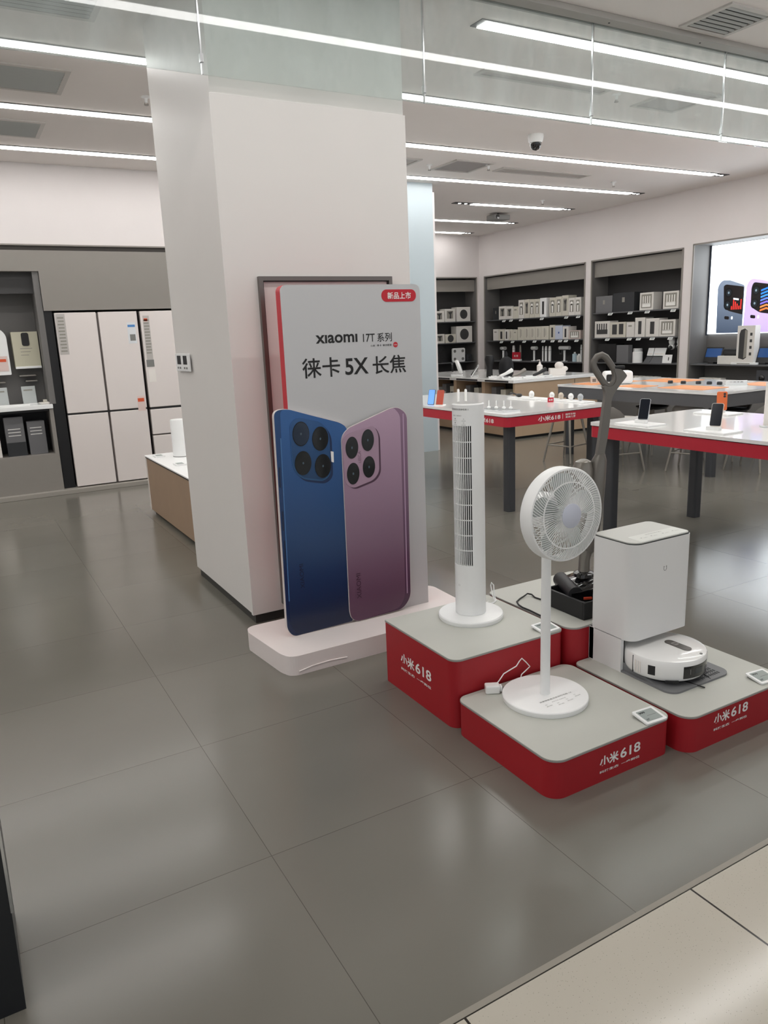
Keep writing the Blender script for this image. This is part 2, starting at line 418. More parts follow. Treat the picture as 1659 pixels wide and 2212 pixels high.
vent(4.5,4.85,7.5,7.86,'small ceiling grille close to the top of the main column',kind='flat',m=PAN)
def sprinkler(x,y,label):
    t=thing('fire_sprinkler',label,'sprinkler',(x,y,CZ),0,'fire sprinklers')
    G().lathe([(.035,0),(.035,-.006),(.014,-.012),(.01,-.045)],(0,0,0),'z',16).build('body',WHITE,t)
    G().cyl((0,0,-.062),.018,.004,'z',12).build('deflector',STEEL,t)
    g=G(); g.tube([(.012,0,-.045),(.014,0,-.062)],.002,6); g.tube([(-.012,0,-.045),(-.014,0,-.062)],.002,6); g.build('arm_pair',STEEL,t)
sprinkler(5.08,7.72,'ceiling sprinkler beside the square panel beyond the dome camera')
sprinkler(8.07,7.81,'ceiling sprinkler above the dryer niche between two long strip lights')
sprinkler(8.09,9.24,'ceiling sprinkler in front of the short strip light')
sprinkler(5.12,4.95,'ceiling sprinkler seen through the hanging glass')
sprinkler(5.75,7.5,'ceiling sprinkler at the left end of the long slot grille')
sprinkler(1.62,6.4,'ceiling sprinkler at the left edge of the main column')
t=thing('dome_camera','white dome security camera with dark glass on the ceiling','security camera',(5.36,6.23,CZ))
G().lathe([(.075,0),(.078,-.02),(.07,-.06),(.06,-.075)],(0,0,0),'z',32).build('housing',WHITE,t,True)
G().lathe([(.056,-.07),(.055,-.095),(.045,-.12),(.028,-.138),(.004,-.146)],(0,0,0),'z',32).build('dome',VACB,t,True)
t=thing('ceiling_projector','small dark projector hanging under the ceiling near the far strip lights','projector',(8.2,10.45,CZ))
G().box(-.16,.16,-.11,.11,-.11,-.03,.01).build('body',mat('projector_grey','#7a7977',.5),t); G().cyl((0,0,-.03),.02,.03).build('mount',BLKM,t)
G().cyl((-.10,-.13,-.07),.03,.03,'y',16).build('lens',VACB,t)

# switch panel on the column's left side
t=thing('wall_switch','white control panel with two dark displays on the column side','wall switch',(1.30,4.86,1.475))
G().box(-.012,0,-.155,.155,-.055,.055,.003).build('plate',WHITE,t)
for y in (-.07,.07): G().box(-.0135,-.011,y-.042,y+.042,-.012,.042,.0005).build('display',BLACK,t)
for y in (-.1,-.05,.05,.1): G().box(-.0145,-.011,y-.012,y+.012,-.04,-.028,.0005).build('button',GINK,t)

# wall poster frame on the column front
t=thing('poster_frame','dark metal poster frame mounted on the column behind the phone sign','poster frame',(1.8825,3.92,0))
X0,X1=1.478-1.8825,2.287-1.8825
g=G(); fd=-.028
g.box(X0,X0+.022,fd,0,.1,1.92); g.box(X1-.022,X1,fd,0,.1,1.92); g.box(X0+.022,X1-.022,fd,0,1.898,1.92); g.box(X0+.022,X1-.022,fd,0,.1,.12)
g.build('frame',mat('frame_metal','#77716d',.3,metal=.7),t)
G().box(X0+.022,X1-.022,-.008,0,.12,1.898).build('panel',mat('poster_pale','#d6c9c6',.3),t)
g=G(); g.box(X0+.022,X0+.027,-.02,-.008,.12,1.898); g.box(X1-.027,X1-.022,-.02,-.008,.12,1.898); g.box(X0+.022,X1-.022,-.02,-.008,1.893,1.898)
g.build('inner_lip',BLKM,t)

# ================================================================ PHONE SIGN
t=thing('sign_plinth','low white plinth with rounded front corners under the phone sign','plinth',(1.77,3.43,0))
def off(pts,dx,dy): return [(x-dx,y-dy) for x,y in pts]
base=off([(1.175,3.66),(1.165,3.62),(1.16,3.60),(1.195,3.25),(1.215,3.19),(1.25,3.172),(2.28,3.172),(2.34,3.19),(2.345,3.42),(2.352,3.64),(2.33,3.68),(1.21,3.68)],1.77,3.43)
base=smoothpoly(base,.02,3)
G().prism(base,.0,.1).build('body',mat('base_white','#e7dedb',.4),t)
# small peeled wrinkle near the bottom corner
g=G(); g.tube([(1.26-1.77,3.170-3.43,.02),(1.33-1.77,3.169-3.43,.032),(1.42-1.77,3.170-3.43,.035),(1.52-1.77,3.170-3.43,.028)],.003,6); g.build('film_wrinkle',mat('base_white','#e7dedb'),t)

S=thing('phone_sign','tall white board with two large phones, one blue and one pink','sign',(1.79,3.43,.1))
SX,SY,SZ=1.79,3.43,.1
def sc(p,Y=3.41,Y0=3.40):      # front board coordinates measured on a plane at Y0, moved to Y
    k=Y/Y0; return (p[0]*k-SX,1.6-(1.6-p[1])*k-SZ)
SGN=mat('sign_face','#c3c3c4',.45)
panel=rrect(1.403-SX,2.178-SX,0,1.843-SZ,(.004,.004,.03,.03))
G().prism(panel,0,.006,'y').build('face_panel',SGN,S)
G().prism(panel,.006,.06,'y').build('edge_core',mat('sign_red','#c81f30',.4),S)
def cut(pts,rad,y0,y1,m,name,par):
    return G().prism(smoothpoly([sc(p) for p in pts],rad,6),y0,y1,'y').build(name,m,par)
# blue phone
BLUE=gradient('blue_print','#0f1f3d','#2f5f9a',.05,1.1,.3); BLUES=gradient('blue_side_print','#102348','#1f4678',.05,1.1,.25)
bl=G().prism(smoothpoly([sc(p) for p in [(1.312,1.262),(1.375,1.270),(1.66,1.178),(1.70,1.15),(1.676,.11),(1.33,.103),(1.298,.15)]],[.03,.03,.06,.04,.01,.035,.03],6),-.022,-.001,'y').build('blue_phone',[mat('board_white','#dcd3cf',.5)],S)
cut([(1.314,1.262),(1.375,1.268),(1.66,1.176),(1.698,1.15),(1.674,.112),(1.332,.106),(1.301,.15)],[.03,.03,.06,.04,.01,.035,.03],-.0235,-.022,BLUES,'phone_frame',bl)
cut([(1.345,1.262),(1.385,1.266),(1.66,1.174),(1.698,1.15),(1.674,.114),(1.355,.108),(1.318,.17),(1.326,.5),(1.342,1.15)],[.03,.02,.06,.04,.01,.03,.03,.05,.02],-.0245,-.0235,BLUE,'phone_back',bl)
cut([(1.336,1.13),(1.341,1.13),(1.324,.3),(1.319,.3)],.001,-.0246,-.024,mat('blue_highlight','#4a78ad',.3),'edge_highlight',bl)
for z in (.99,.77,.62): cut([(1.3175,z),(1.324,z),(1.321,z-.10),(1.3145,z-.10)],.002,-.0246,-.023,mat('blue_button','#0d2142',.3),'side_button',bl)
isl=[(1.387,1.194),(1.428,1.224),(1.56,1.188),(1.598,1.129),(1.594,.92),(1.553,.89),(1.43,.918),(1.388,.98)]
isr=[.03,.03,.05,.04,.03,.03,.05,.04]
cut([(x+.012,z-.014) for x,z in isl],isr,-.0252,-.0245,mat('blue_shade_print','#112a52',.3),'camera_surround',bl)
bi=cut(isl,isr,-.0262,-.0250,gradient('blue_island','#2a5680','#2c5890',.8,1.1,.25),'camera_island',bl)
cut([(x*.97+1.4925*.03+.002,z*.97+1.06*.03+.003) for x,z in isl],isr,-.0268,-.0260,gradient('blue_island2','#1c4066','#28558a',.8,1.1,.25),'island_top',bl)
LENS=mat('lens_print','#101314',.12); LENSB=mat('lens_blueprint','#1b2a3d',.12); LR=mat('lens_ring','#070809',.2)
def lens(c,rx,rz,sl,par,m,k=.5):
    def el(s): return [sc((c[0]+math.cos(a)*rx*s+math.sin(a)*rz*.08*s,c[1]+math.sin(a)*rz*s+math.cos(a)*rx*sl*s)) for a in [2*PI*i/32 for i in range(32)]]
    o=G().prism(el(1),-.0285,-.0268,'y').build('lens',LR,par)
    G().prism(el(.93),-.0291,-.0284,'y').build('lens_glass',m,par)
    G().prism(el(.10),-.0294,-.0288,'y').build('lens_glint',mat('glint_print','#4a5b66',.2),par)
for c,m in (((1.444,1.141),LENSB),((1.546,1.107),LENS),((1.446,.996),LENS),((1.552,.969),LENS)): lens(c,.044,.060,-.1,bl,m)
cut([(1.600,1.038),(1.616,1.034),(1.614,.979),(1.601,.984)],.003,-.0262,-.0245,WINK,'flash',bl)
text('XIAOMI',mat('blue_text','#0b1730',.4),bl,(1.415-SX,-.0246,.25),(0,0,1),(-1,0,0),.13,.022,bold=.0,depth=.0004)
# pink phone
PINK=gradient('pink_print','#5a3a52','#b79ab0',.05,1.1,.3); PINKS=gradient('pink_side_print','#4a3048','#8d7088',.05,1.1,.25)
pk=G().prism(smoothpoly([sc(p) for p in [(1.661,1.105),(1.70,1.145),(1.955,1.226),(2.0,1.226),(2.052,1.19),(2.038,.17),(1.985,.113),(1.70,.106),(1.664,.13),(1.655,.17)]],[.04,.03,.02,.03,.035,.05,.04,.02,.03,.02],6),-.030,-.022,'y').build('pink_phone',[mat('board_white','#dcd3cf')],S)
cut([(1.663,1.105),(1.70,1.143),(1.955,1.224),(2.0,1.224),(2.05,1.188),(2.036,.172),(1.984,.115),(1.70,.108),(1.666,.13),(1.657,.17)],[.04,.03,.02,.03,.035,.05,.04,.02,.03,.02],-.0312,-.0300,PINKS,'phone_frame',pk)
cut([(1.663,1.105),(1.70,1.143),(1.955,1.224),(1.975,1.222),(2.008,1.185),(2.002,.19),(1.965,.125),(1.70,.108),(1.666,.13),(1.657,.17)],[.04,.03,.02,.02,.03,.05,.04,.02,.03,.02],-.0322,-.0312,PINK,'phone_back',pk)
cut([(2.024,1.19),(2.031,1.19),(2.018,.2),(2.012,.2)],.001,-.0318,-.0311,mat('pink_highlight','#b79ab4',.25),'edge_highlight',pk)
isp=[(1.661,1.09),(1.70,1.118),(1.845,1.148),(1.873,1.10),(1.870,.90),(1.835,.862),(1.71,.833),(1.668,.865)]
isr=[.03,.03,.04,.03,.04,.04,.03,.03]
cut([(x+.010,z-.008) for x,z in isp],isr,-.0329,-.0321,mat('pink_shade_print','#4f3447',.3),'camera_surround',pk)
cut(isp,isr,-.0340,-.0328,mat('pink_island','#a88c9f',.25),'camera_island',pk)
def lens2(c,rx,rz,sl,par):
    def el(s,cc=c): return [sc((cc[0]+math.cos(a)*rx*s,cc[1]+math.sin(a)*rz*s+math.cos(a)*rx*sl*s)) for a in [2*PI*i/32 for i in range(32)]]
    G().prism(el(1),-.0352,-.0340,'y').build('lens',LR,par); G().prism(el(.93),-.0358,-.0351,'y').build('lens_glass',LENS,par)
    G().prism(el(.12),-.0361,-.0356,'y').build('lens_glint',mat('glint_print','#4a5b66'),par)
for c in ((1.716,1.044),(1.809,1.073),(1.716,.910),(1.809,.934)): lens2(c,.036,.056,.1,pk)
text('XIAOMI',mat('pink_text','#3c2536',.4),pk,(1.735-SX,-.0324,.13),(0,0,1),(-1,0,0),.14,.026,depth=.0004)
text('LEICA',mat('pink_text2','#7c5c70',.4),pk,(1.771-SX,-.0341,.86),(0,0,1),(-1,0,0),.06,.016,depth=.0004)
# lettering
text('x\u0131aom\u0131',INK,S,(1.570-SX,-.0002,1.566-SZ),(1,0,0),(0,0,1),.230,.041,bold=.022)
text('17T',INK,S,(1.832-SX,-.0002,1.564-SZ),(1,0,0),(0,0,1),.068,.040,bold=.008)
text('\u7cfb\u5217',INK,S,(1.914-SX,-.0002,1.561-SZ),(1,0,0),(0,0,1),.086,.045,bold=.008)
text('\u5c0f\u7c73 \u00b7 \u5fb7\u5361  \u8054\u5408\u7814\u53d1'.replace('\u5fb7','\u5f95'),INK,S,(1.873-SX,-.0002,1.539-SZ),(1,0,0),(0,0,1),.125,.0105,bold=.01)
G().prism([(2.020-SX+.0135*math.cos(a),1.544-SZ+.0135*math.sin(a)) for a in [2*PI*i/28 for i in range(28)]],-.0015,0,'y').build('red_dot',mat('badge_red','#c0182a',.4),S)
text('Leica',WINK,S,(2.010-SX,-.0016,1.541-SZ),(1,0,0),(0,0,1),.020,.007)
text('\u5f95\u5361',INK,S,(1.490-SX,-.0002,1.403-SZ),(1,0,0),(0,0,1),.205,.096,bold=.012)
text('5X',INK,S,(1.723-SX,-.0002,1.406-SZ),(1,0,0),(0,0,1),.133,.082,bold=.018)
text('\u957f\u7126',INK,S,(1.881-SX,-.0002,1.400-SZ),(1,0,0),(0,0,1),.199,.092,bold=.012)
G().prism(rrect(1.948-SX,2.153-SX,1.758-SZ,1.818-SZ,.029,8),-.0015,0,'y').build('red_label',mat('badge_red','#c0182a'),S)
text('\u65b0\u54c1\u4e0a\u5e02',WINK,S,(1.982-SX,-.0016,1.771-SZ),(1,0,0),(0,0,1),.140,.034,bold=.015)

# ================================================================ RED PLATFORMS
def platform(x0,x1,y0,y1,h,label,r,side=None):
    t=thing('display_platform',label,'platform',((x0+x1)/2,(y0+y1)/2,0),0,'red display platforms'); a,b=(x1-x0)/2,(y1-y0)/2
    G().prism(rrect(-a+.002,a-.002,-b+.002,b-.002,r,8),0,h-.008).build('body',RED,t,True)
    G().prism(rrect(-a,a,-b,b,r,8),h-.008,h-.0015).build('top_edge',EDGE,t,True)
    G().prism(rrect(-a+.002,a-.002,-b+.002,b-.002,r,8),h-.0015,h).build('top_panel',TOPG,t)
    return t,a,b
P1,a1,b1=platform(1.585,2.180,2.322,2.885,.305,'taller red platform under the tower fan, beside the phone sign',(.045,.035,.02,.008))
P2,a2,b2=platform(1.585,2.185,1.735,2.315,.15,'low red platform in front holding the round standing fan',(.06,.05,.05,.05))
P3,a3,b3=platform(2.203,2.83,1.682,2.296,.15,'low red platform on the right holding the robot vacuum station',(.06,.06,.05,.04))
P4,a4,b4=platform(2.195,2.80,2.300,2.915,.305,'rear red platform holding the upright floor washer',(.06,.05,.05,.05))
A618='\u5c0f\u7c73618'; SLOG='\u79d1\u6280\u751f\u6001  \u4e00\u6b65\u5230\u4f4d'
def c618(par,org,u,w,h):
    o=Vector(org); u=Vector(u)
    # split so that the Chinese pair and the digits keep their own heights
    text('\u5c0f\u7c73',WINK,par,o,u,(0,0,1),w*.46,h,bold=.03)
    text('618',WINK,par,o+u*(w*.50)+Vector((0,0,h*.06)),u,(0,0,1),w*.50,h*.94,bold=.02)
    text(SLOG,WINK,par,o+Vector((0,0,-h*.60)),u,(0,0,1),w*.99,h*.25,bold=.02)
c618(P1,(-a1+.0015,2.745-2.6035,.142),(0,-1,0),.252,.052)
c618(P2,(1.806-1.885,-b2+.0015,.060),(1,0,0),.205,.042)
c618(P3,(2.352-2.5165,-b3+.0015,.083),(1,0,0),.204,.044)

def price_tag(x,y,z,rz,label,w=.10,d=.085):
    t=thing('price_tag',label,'price tag',(x,y,z),rz,'electronic price tags on the platforms')
    R=Matrix.Rotation(math.radians(7),4,'X')
    G().prism(rrect(-w/2,w/2,-d/2,d/2,.007,4),.006,.013).build('frame',WHITE,t,M=R)
    G().prism(rrect(-w/2+.012,w/2-.012,-d/2+.012,d/2-.010,.002,2),.0131,.0138).build('screen',EINK,t,M=R)
    G().box(-w/2+.01,w/2-.01,-d/2+.005,d/2-.005,0,.007).build('stand',GINK,t)
    for (s,ox,oy,ww,hh) in (('999',-w/2+.016,d/2-.028,.028,.010),('\u7acb\u51cf',-w/2+.016,-d/2+.018,.014,.008)):
        q=text(s,INK,t,(ox,oy,.0140),(1,0,0),(0,1,0),ww,hh,bold=.02)
        q.data.transform(R)
    G().box(-.012,w/2-.02,-.002,-.0005,.0138,.0142).build('text_line',GINK,t,M=R)
price_tag(2.098,1.776,.15,math.radians(-4),'electronic price tag at the front corner of the standing fan platform')
price_tag(2.728,1.745,.15,math.radians(-6),'electronic price tag at the right edge of the robot vacuum platform')
price_tag(2.112,2.372,.305,math.radians(2),'electronic price tag behind the fan pole on the taller red platform')

# ================================================================ TOWER FAN
TX,TY,TZ=1.94,2.69,.305
t=thing('tower_fan','white tower fan with a tall slotted grille on a round base','fan',(TX,TY,TZ))
G().lathe([(.148,0),(.15,.004),(.15,.018),(.146,.023),(.10,.026),(.01,.027)],(0,0,0),'z',56).build('base',WHITE,t,True)
R=.070
th0,th1=math.radians(130),math.radians(246)
ZB,ZT,HT=.265,.895,.988
def arc(r,a0,a1,z,n): return [(r*math.cos(a0+(a1-a0)*i/n),r*math.sin(a0+(a1-a0)*i/n),z) for i in range(n+1)]
g=G()
g.lathe([(R,.027),(R,ZB)],(0,0,0),'z',64)
g.lathe([(R,ZT),(R,HT-.004),(R-.004,HT)],(0,0,0),'z',64)
# shell around the back, between the grille edges
a0,a1=th1,th0+2*PI; rs=[]
for z in (ZB,ZT):
    rs.append([Vector(p) for p in arc(R,a0,a1,z,40)]+[Vector(p) for p in arc(R-.004,a1,a0,z,40)])
g.rings(rs)
g.build('body',WHITE,t,True)
G().lathe([(R-.004,HT+.0),(R-.005,HT+.002),(.0005,HT+.002)],(0,0,0),'z',48).build('top_cap',WHITEG,t)
G().cyl((0,0,ZB),R-.018,ZT-ZB,'z',32).build('inner_drum',GRILLEB,t,True)
nb=15
for i in range(nb+1):
    a=th0+(th1-th0)*i/nb; da=math.radians(1.55)
    g=G(); pts=[(rr*math.cos(aa),rr*math.sin(aa)) for rr,aa in ((R-.0005,a-da),(R-.0005,a+da),(R-.006,a+da),(R-.006,a-da))]
    g.prism(pts,ZB,ZT).build('grille_slat',WHITE,t)
for k in range(9):
    z=ZB+(ZT-ZB)*k/9
    if k==0: continue
    g=G(); rs=[]
    for zz in (z-.002,z+.002): rs.append([Vector(p) for p in arc(R-.0015,th0,th1,zz,24)]+[Vector(p) for p in arc(R-.006,th1,th0,zz,24)])
    g.rings(rs).build('grille_ring',WHITE,t)
def wraptext(body,z,w,h,th,m,par,bold=0):
    o=text(body,m,par,(0,0,0),(1,0,0),(0,0,1),w,h,bold=bold)
    for q in o.data.vertices:
        a=th+(q.co.x-w/2)/R; q.co=Vector(((R+.0004)*math.cos(a),(R+.0004)*math.sin(a),z+q.co.z))
    return o
wraptext('\u7c73\u5bb6\u667a\u80fd\u76f4\u6d41\u53d8\u9891\u5854\u6247 2',.962,.10,.0085,math.radians(195),GINK,t,bold=.01)
wraptext('\u81ea\u7136\u98ce \u00b7 \u8f7b\u97f3\u8fd0\u884c',.937,.05,.005,math.radians(190),GINK,t)
for i,(th,z,s) in enumerate(((182,.922,'\u2022'),(218,.922,'\u2227'),(182,.905,'\u2022'),(218,.905,'\u2299'))):
    wraptext(s,z,.006,.006,math.radians(th),GINK,t)
    wraptext('\u2014\u2014',z-.006,.018,.0012,math.radians(th),GINK,t)
wraptext('\u25af',.165,.007,.009,math.radians(189),GINK,t)
for nm,pts,lb in (('power_cable',[(2.12,2.79,.309),(2.095,2.775,.308),(2.12,2.755,.308),(2.155,2.775,.309),(2.166,2.80,.315),(2.172,2.815,.345),(2.174,2.82,.372),(2.168,2.83,.385),(2.160,2.825,.372),(2.155,2.805,.33),(2.14,2.765,.309),(2.10,2.76,.308),(2.06,2.755,.308)],'thin white cable looped behind the tower fan base'),):
    tag(G().tube(pts,.0028,8).build(nm,WHITE,None,True),lb,'cable')

# ================================================================ STANDING FAN
FX,FY,FZ=1.882,2.112,.15
t=thing('standing_fan','white standing fan with a round grille head facing the mall walkway','fan',(FX,FY,FZ))
G().lathe([(.168,0),(.170,.003),(.170,.019),(.167,.022),(.01,.0235)],(0,0,0),'z',72).build('base',WHITE,t,True)
G().lathe([(.0205,.022),(.0195,.03),(.0185,.60)],(0,0,0),'z',28).build('pole',WHITE,t,True)
q=text('\u7c73\u5bb6\u667a\u80fd\u76f4\u6d41\u53d8\u9891\u843d\u5730\u6247 1X',GINK,t,(-.075,-.058,.0236),(1,0,0),(0,1,0),.165,.0095,bold=.006)
q=text('\u81ea\u7136\u98ce\u611f \u8f7b\u97f3\u8212\u9002',GINK,t,(-.03,-.077,.0236),(1,0,0),(0,1,0),.07,.005)
for i,x in enumerate((-.07,-.02,.03,.08)):
    y=-.112+abs(i-1.3)*.012
    text('\u2227\u2227',GINK,t,(x,y+.012,.0236),(1,0,0),(0,1,0),.010,.007)
    text('\u8d85\u957f\u7eed\u822a',GINK,t,(x-.003,y,.0236),(1,0,0),(0,1,0),.028,.0055)
HY,HZ=-.08,.778      # hub height above platform; the head faces -y
RF=.172
TILT=Matrix.Translation((0,HY,HZ))@Matrix.Rotation(math.radians(-2),4,'X')
# motor housing and neck
G().lathe([(.001,.165),(.040,.162),(.060,.148),(.070,.11),(.070,.012)],(0,0,0),'y',40).build('motor_housing',WHITE,t,True,M=TILT)
G().tube([(0,.0,.59),(0,.0,.64),(0,.0,.70),(0,-.005,HZ)],[(.019,.019),(.022,.02),(.026,.024),(.03,.03)],16).build('neck',WHITE,t,True)
# outer ring: rim band
g=G(); n=72
prof=[(RF,-.030),(RF+.003,-.024),(RF+.003,.024),(RF-.002,.032),(RF-.010,.032),(RF-.008,.02),(RF-.008,-.024),(RF-.006,-.031)]
rs=[]
for i in range(n):
    a=2*PI*i/n; rs.append([(r*math.cos(a),h,r*math.sin(a)) for r,h in prof])
g.rings(rs,closed=True); g.build('rim',WHITE,t,True,M=TILT)
def bar(g,p,q,wd,dp):
    """thin straight rib from p to q in the fan plane, wd wide, dp deep along y"""
    p,q=Vector(p),Vector(q); d=(q-p).normalized(); s=Vector((-d.z,0,d.x))*wd/2; e=Vector((0,dp/2,0))
    g.rings([[p+s+e,p-s+e,p-s-e,p+s-e],[q+s+e,q-s+e,q-s-e,q+s-e]])
def dome(r): return -.029-.024*(1-(r/RF)**2)
g=G()
def ribs(g,r0,r1,N,tw0,tw1,wd,yfun,seg=4,dp=.003):
    for i in range(N):
        a=2*PI*i/N; pr=None
        for k in range(seg+1):
            r=r0+(r1-r0)*k/seg; aa=a+tw0+(tw1-tw0)*k/seg
            p=(r*math.cos(aa),yfun(r),r*math.sin(aa))
            if pr: bar(g,pr,p,wd,dp)
            pr=p
def ringo(g,r,y,w=.0022,n=64):
    prof=[(r-w,y-.0016),(r+w,y-.0016),(r+w,y+.0016),(r-w,y+.0016)]
    g.rings([[(rr*math.cos(2*PI*i/n),h,rr*math.sin(2*PI*i/n)) for rr,h in prof] for i in range(n)],closed=True)
ribs(g,.044,.122,76,0,.16,.0018,dome); ribs(g,.122,RF-.004,96,.1,-.06,.0018,dome,3)
ringo(g,.122,dome(.122)); g.build('front_grille',WHITE,t,M=TILT)
G().lathe([(.0005,-.056),(.042,-.056),(.045,-.054),(.046,-.046)],(0,0,0),'y',40).build('hub_badge',mat('badge_grey','#c9cddb',.4),t,True,M=TILT)
g=G(); ribs(g,.06,RF-.004,44,0,-.18,.0018,lambda r:.030); ringo(g,.12,.030); g.build('rear_grille',WHITE,t,M=TILT)
BL=mat('blade_white','#c2c8c5',.45)
for i in range(5):
    a=2*PI*i/5+.2; g=G(); rows=[]
    for k in range(7):
        r=.03+.122*k/6; c=a+.10*k/6; hw=.26+.10*math.sin(PI*k/6)
        if k==6: hw*=.6
        L0=[(r*math.cos(c-hw),-.016,r*math.sin(c-hw)),(r*math.cos(c),-.004,r*math.sin(c)),(r*math.cos(c+hw),.012,r*math.sin(c+hw))]
        L1=[(x,y+.0018,z) for x,y,z in L0[::-1]]
        rows.append(L0+L1)
    g.rings(rows); g.build('blade',BL,t,True,M=TILT)
G().lathe([(.03,-.025),(.034,-.02),(.034,.014)],(0,0,0),'y',24).build('blade_hub',BL,t,True,M=TILT)

t=thing('power_adapter','white plug adapter lying beside the standing fan base','power adapter',(1.745,2.268,.15),math.radians(-28))
G().box(-.036,.024,-.02,.02,0,.036,.006,3).build('body',WHITEG,t)
G().box(.024,.034,-.013,.013,.006,.030,.003).build('plug_face',WHITE,t)
for y in (-.006,.006): G().box(.034,.048,y-.001,y+.001,.013,.021).build('prong',CHROME,t)
tag(G().tube([(1.765,2.280,.172),(1.79,2.286,.185),(1.82,2.297,.200),(1.86,2.300,.208),(1.89,2.300,.215),(1.905,2.298,.235),(1.915,2.295,.246),(1.935,2.292,.225),(1.955,2.29,.200),(1.94,2.296,.185),(1.915,2.296,.172),(1.90,2.285,.160),(1.885,2.27,.156)],.0024,8).build('power_cable',WHITE,None,True),'thin white cable running from plug adapter to standing fan','cable')

# ================================================================ ROBOT STATION + ROBOT
t=thing('dock_station','tall white robot vacuum docking station with a flat grey lid','docking station',(2.48,2.19,.15)); dx,dy=2.48,2.19
fp=[(x-dx,y-dy) for x,y in rrect(2.302,2.655,2.06,2.298,(.05,.03,.03,.03),8)]
DW=mat('dock_white','#e6e6e5',.38)
G().prism(fp,.150,.570).build('head_housing',DW,t,True)
g=G()
g.box(2.302-dx,2.318-dx,2.112-dy,2.285-dy,.0,.152); g.box(2.639-dx,2.655-dx,2.215-dy,2.285-dy,0,.152); g.box(2.302-dx,2.655-dx,2.27-dy,2.298-dy,0,.152,.002)
g.box(2.302-dx,2.318-dx,2.285-dy,2.298-dy,0,.152)
g.build('lower_body',DW,t)
G().box(2.318-dx,2.639-dx,2.262-dy,2.27-dy,.01,.15).build('cavity_back',BLKM,t)
G().prism([(x*.985,y*.985) for x,y in fp],.5695,.5735).build('lid_gap',GRILLEB,t)
G().prism([(x*.975,y*.965+.001) for x,y in fp],.572,.578).build('lid',mat('lid_grey','#c3c4be',.4),t,True)
G().prism(rrect(-.12,.165,-.118,-.035,.014,5),.578,.5788).build('spec_sticker',mat('sticker_pale','#d4d6d0',.4),t)
text('\u5168\u80fd\u7a7a\u95f4\u626b\u62d6\u673a\u5668\u4eba',GINK,t,(-.03,-.056,.5789),(1,0,0),(0,1,0),.10,.008)
for x in (-.09,-.03,.04,.10):
    text('\u2227\u25cf',GINK,t,(x,-.082,.5789),(1,0,0),(0,1,0),.012,.007); text('\u9ad8\u6548\u5438\u529b',GINK,t,(x+.016,-.086,.5789),(1,0,0),(0,1,0),.024,.006)
g=G(); lx,lz=2.491-dx,.594-.15   # outlined crest mark
for p,q in (((-.008,.010),(-.008,-.003)),((-.008,-.003),(-.004,-.010)),((-.004,-.010),(.004,-.010)),((.004,-.010),(.008,-.003)),((.008,-.003),(.008,.010)),((-.008,.010),(-.004,.006)),((.008,.010),(.004,.006))):
    g.tube([(lx+p[0],2.06-dy-.0004,lz+p[1]),(lx+q[0],2.06-dy-.0004,lz+q[1])],.0009,6)
g.build('logo',GINK,t)
rp=[(x-dx,y-dy) for x,y in rrect(2.306,2.672,1.842,2.262,(.05,.05,.01,.01),8)]
RAMP=mat('ramp_grey','#77787a',.5)
G().prism(rp,0,.008).build('ramp',RAMP,t)
G().prism([(2.262-dy,.008),(2.262-dy,.045),(2.10-dy,.040),(1.93-dy,.008)],2.319-dx,2.638-dx,'x').build('ramp_slope',RAMP,t)
g=G()
for i in range(3):
    for k in range(14): g.box(2.45-dx+k*.013,2.454-dx+k*.013,1.865+i*.022-dy,1.879+i*.022-dy,.008,.0105)
g.build('ramp_ribs',mat('ramp_dark','#606163',.5),t)

RX,RY,RZ=2.465,2.02,.172
t=thing('robot_vacuum','round white robot vacuum half inside its docking station','robot vacuum',(RX,RY,RZ))
G().lathe([(.150,.0),(.160,.006),(.1665,.02),(.168,.05),(.1675,.082),(.163,.090),(.150,.094),(.10,.0965),(.001,.0975)],(0,0,0),'z',72).build('body',WHITEG,t,True)
G().lathe([(.13,-.012),(.145,-.006),(.150,.0)],(0,0,0),'z',48).build('underside',BLKM,t)
G().prism(rrect(-.062,.062,-.021,.021,.0205,8),.0968,.0992).build('button_panel',mat('button_taupe','#5b5753',.3),t,M=Matrix.Translation((.036,-.036,0))@Matrix.Rotation(math.radians(-88),4,'Z'))
G().prism(rrect(-.030,.0,-.017,.017,.0165,8),.099,.1004).build('button',mat('button_grey','#8a8682',.3),t,M=Matrix.Translation((.036,-.036,0))@Matrix.Rotation(math.radians(-88),4,'Z'))
def rwin(a0,a1,z0,z1,m,name,r=.1690,par=None):
    n=14;g=G(); rs=[]
    for zz in (z0,z1): rs.append([(r*math.cos(math.radians(a0+(a1-a0)*i/n)),r*math.sin(math.radians(a0+(a1-a0)*i/n)),zz) for i in range(n+1)]+[((r-.004)*math.cos(math.radians(a0+(a1-a0)*i/n)),(r-.004)*math.sin(math.radians(a0+(a1-a0)*i/n)),zz) for i in range(n,-1,-1)])
    return g.rings(rs).build(name,m,par or t)
w=rwin(246,296,.018,.070,VACB,'front_window'); rwin(264,279,.032,.058,mat('lens_bar','#33373a',.2),'sensor_lens',.1695,w)
for a in (256,287): rwin(a,a+.8,.034,.056,GINK,'sensor_slit',.1694)
rwin(198,208,.026,.066,BLKM,'side_sensor')
rwin(172,173,.01,.084,GRILLEB,'bumper_gap',.1688)
g=G()
for k in range(3):
    a=math.radians(178+k*4); g.box(.1680*math.cos(a)-.002,.1680*math.cos(a)+.0,.168*math.sin(a)-.003,.168*math.sin(a)+.003,.02,.07)
g.build('charge_contact',OFFW,t)
rwin(222,240,-.001,.010,BLKM,'bumper_notch',.1675)
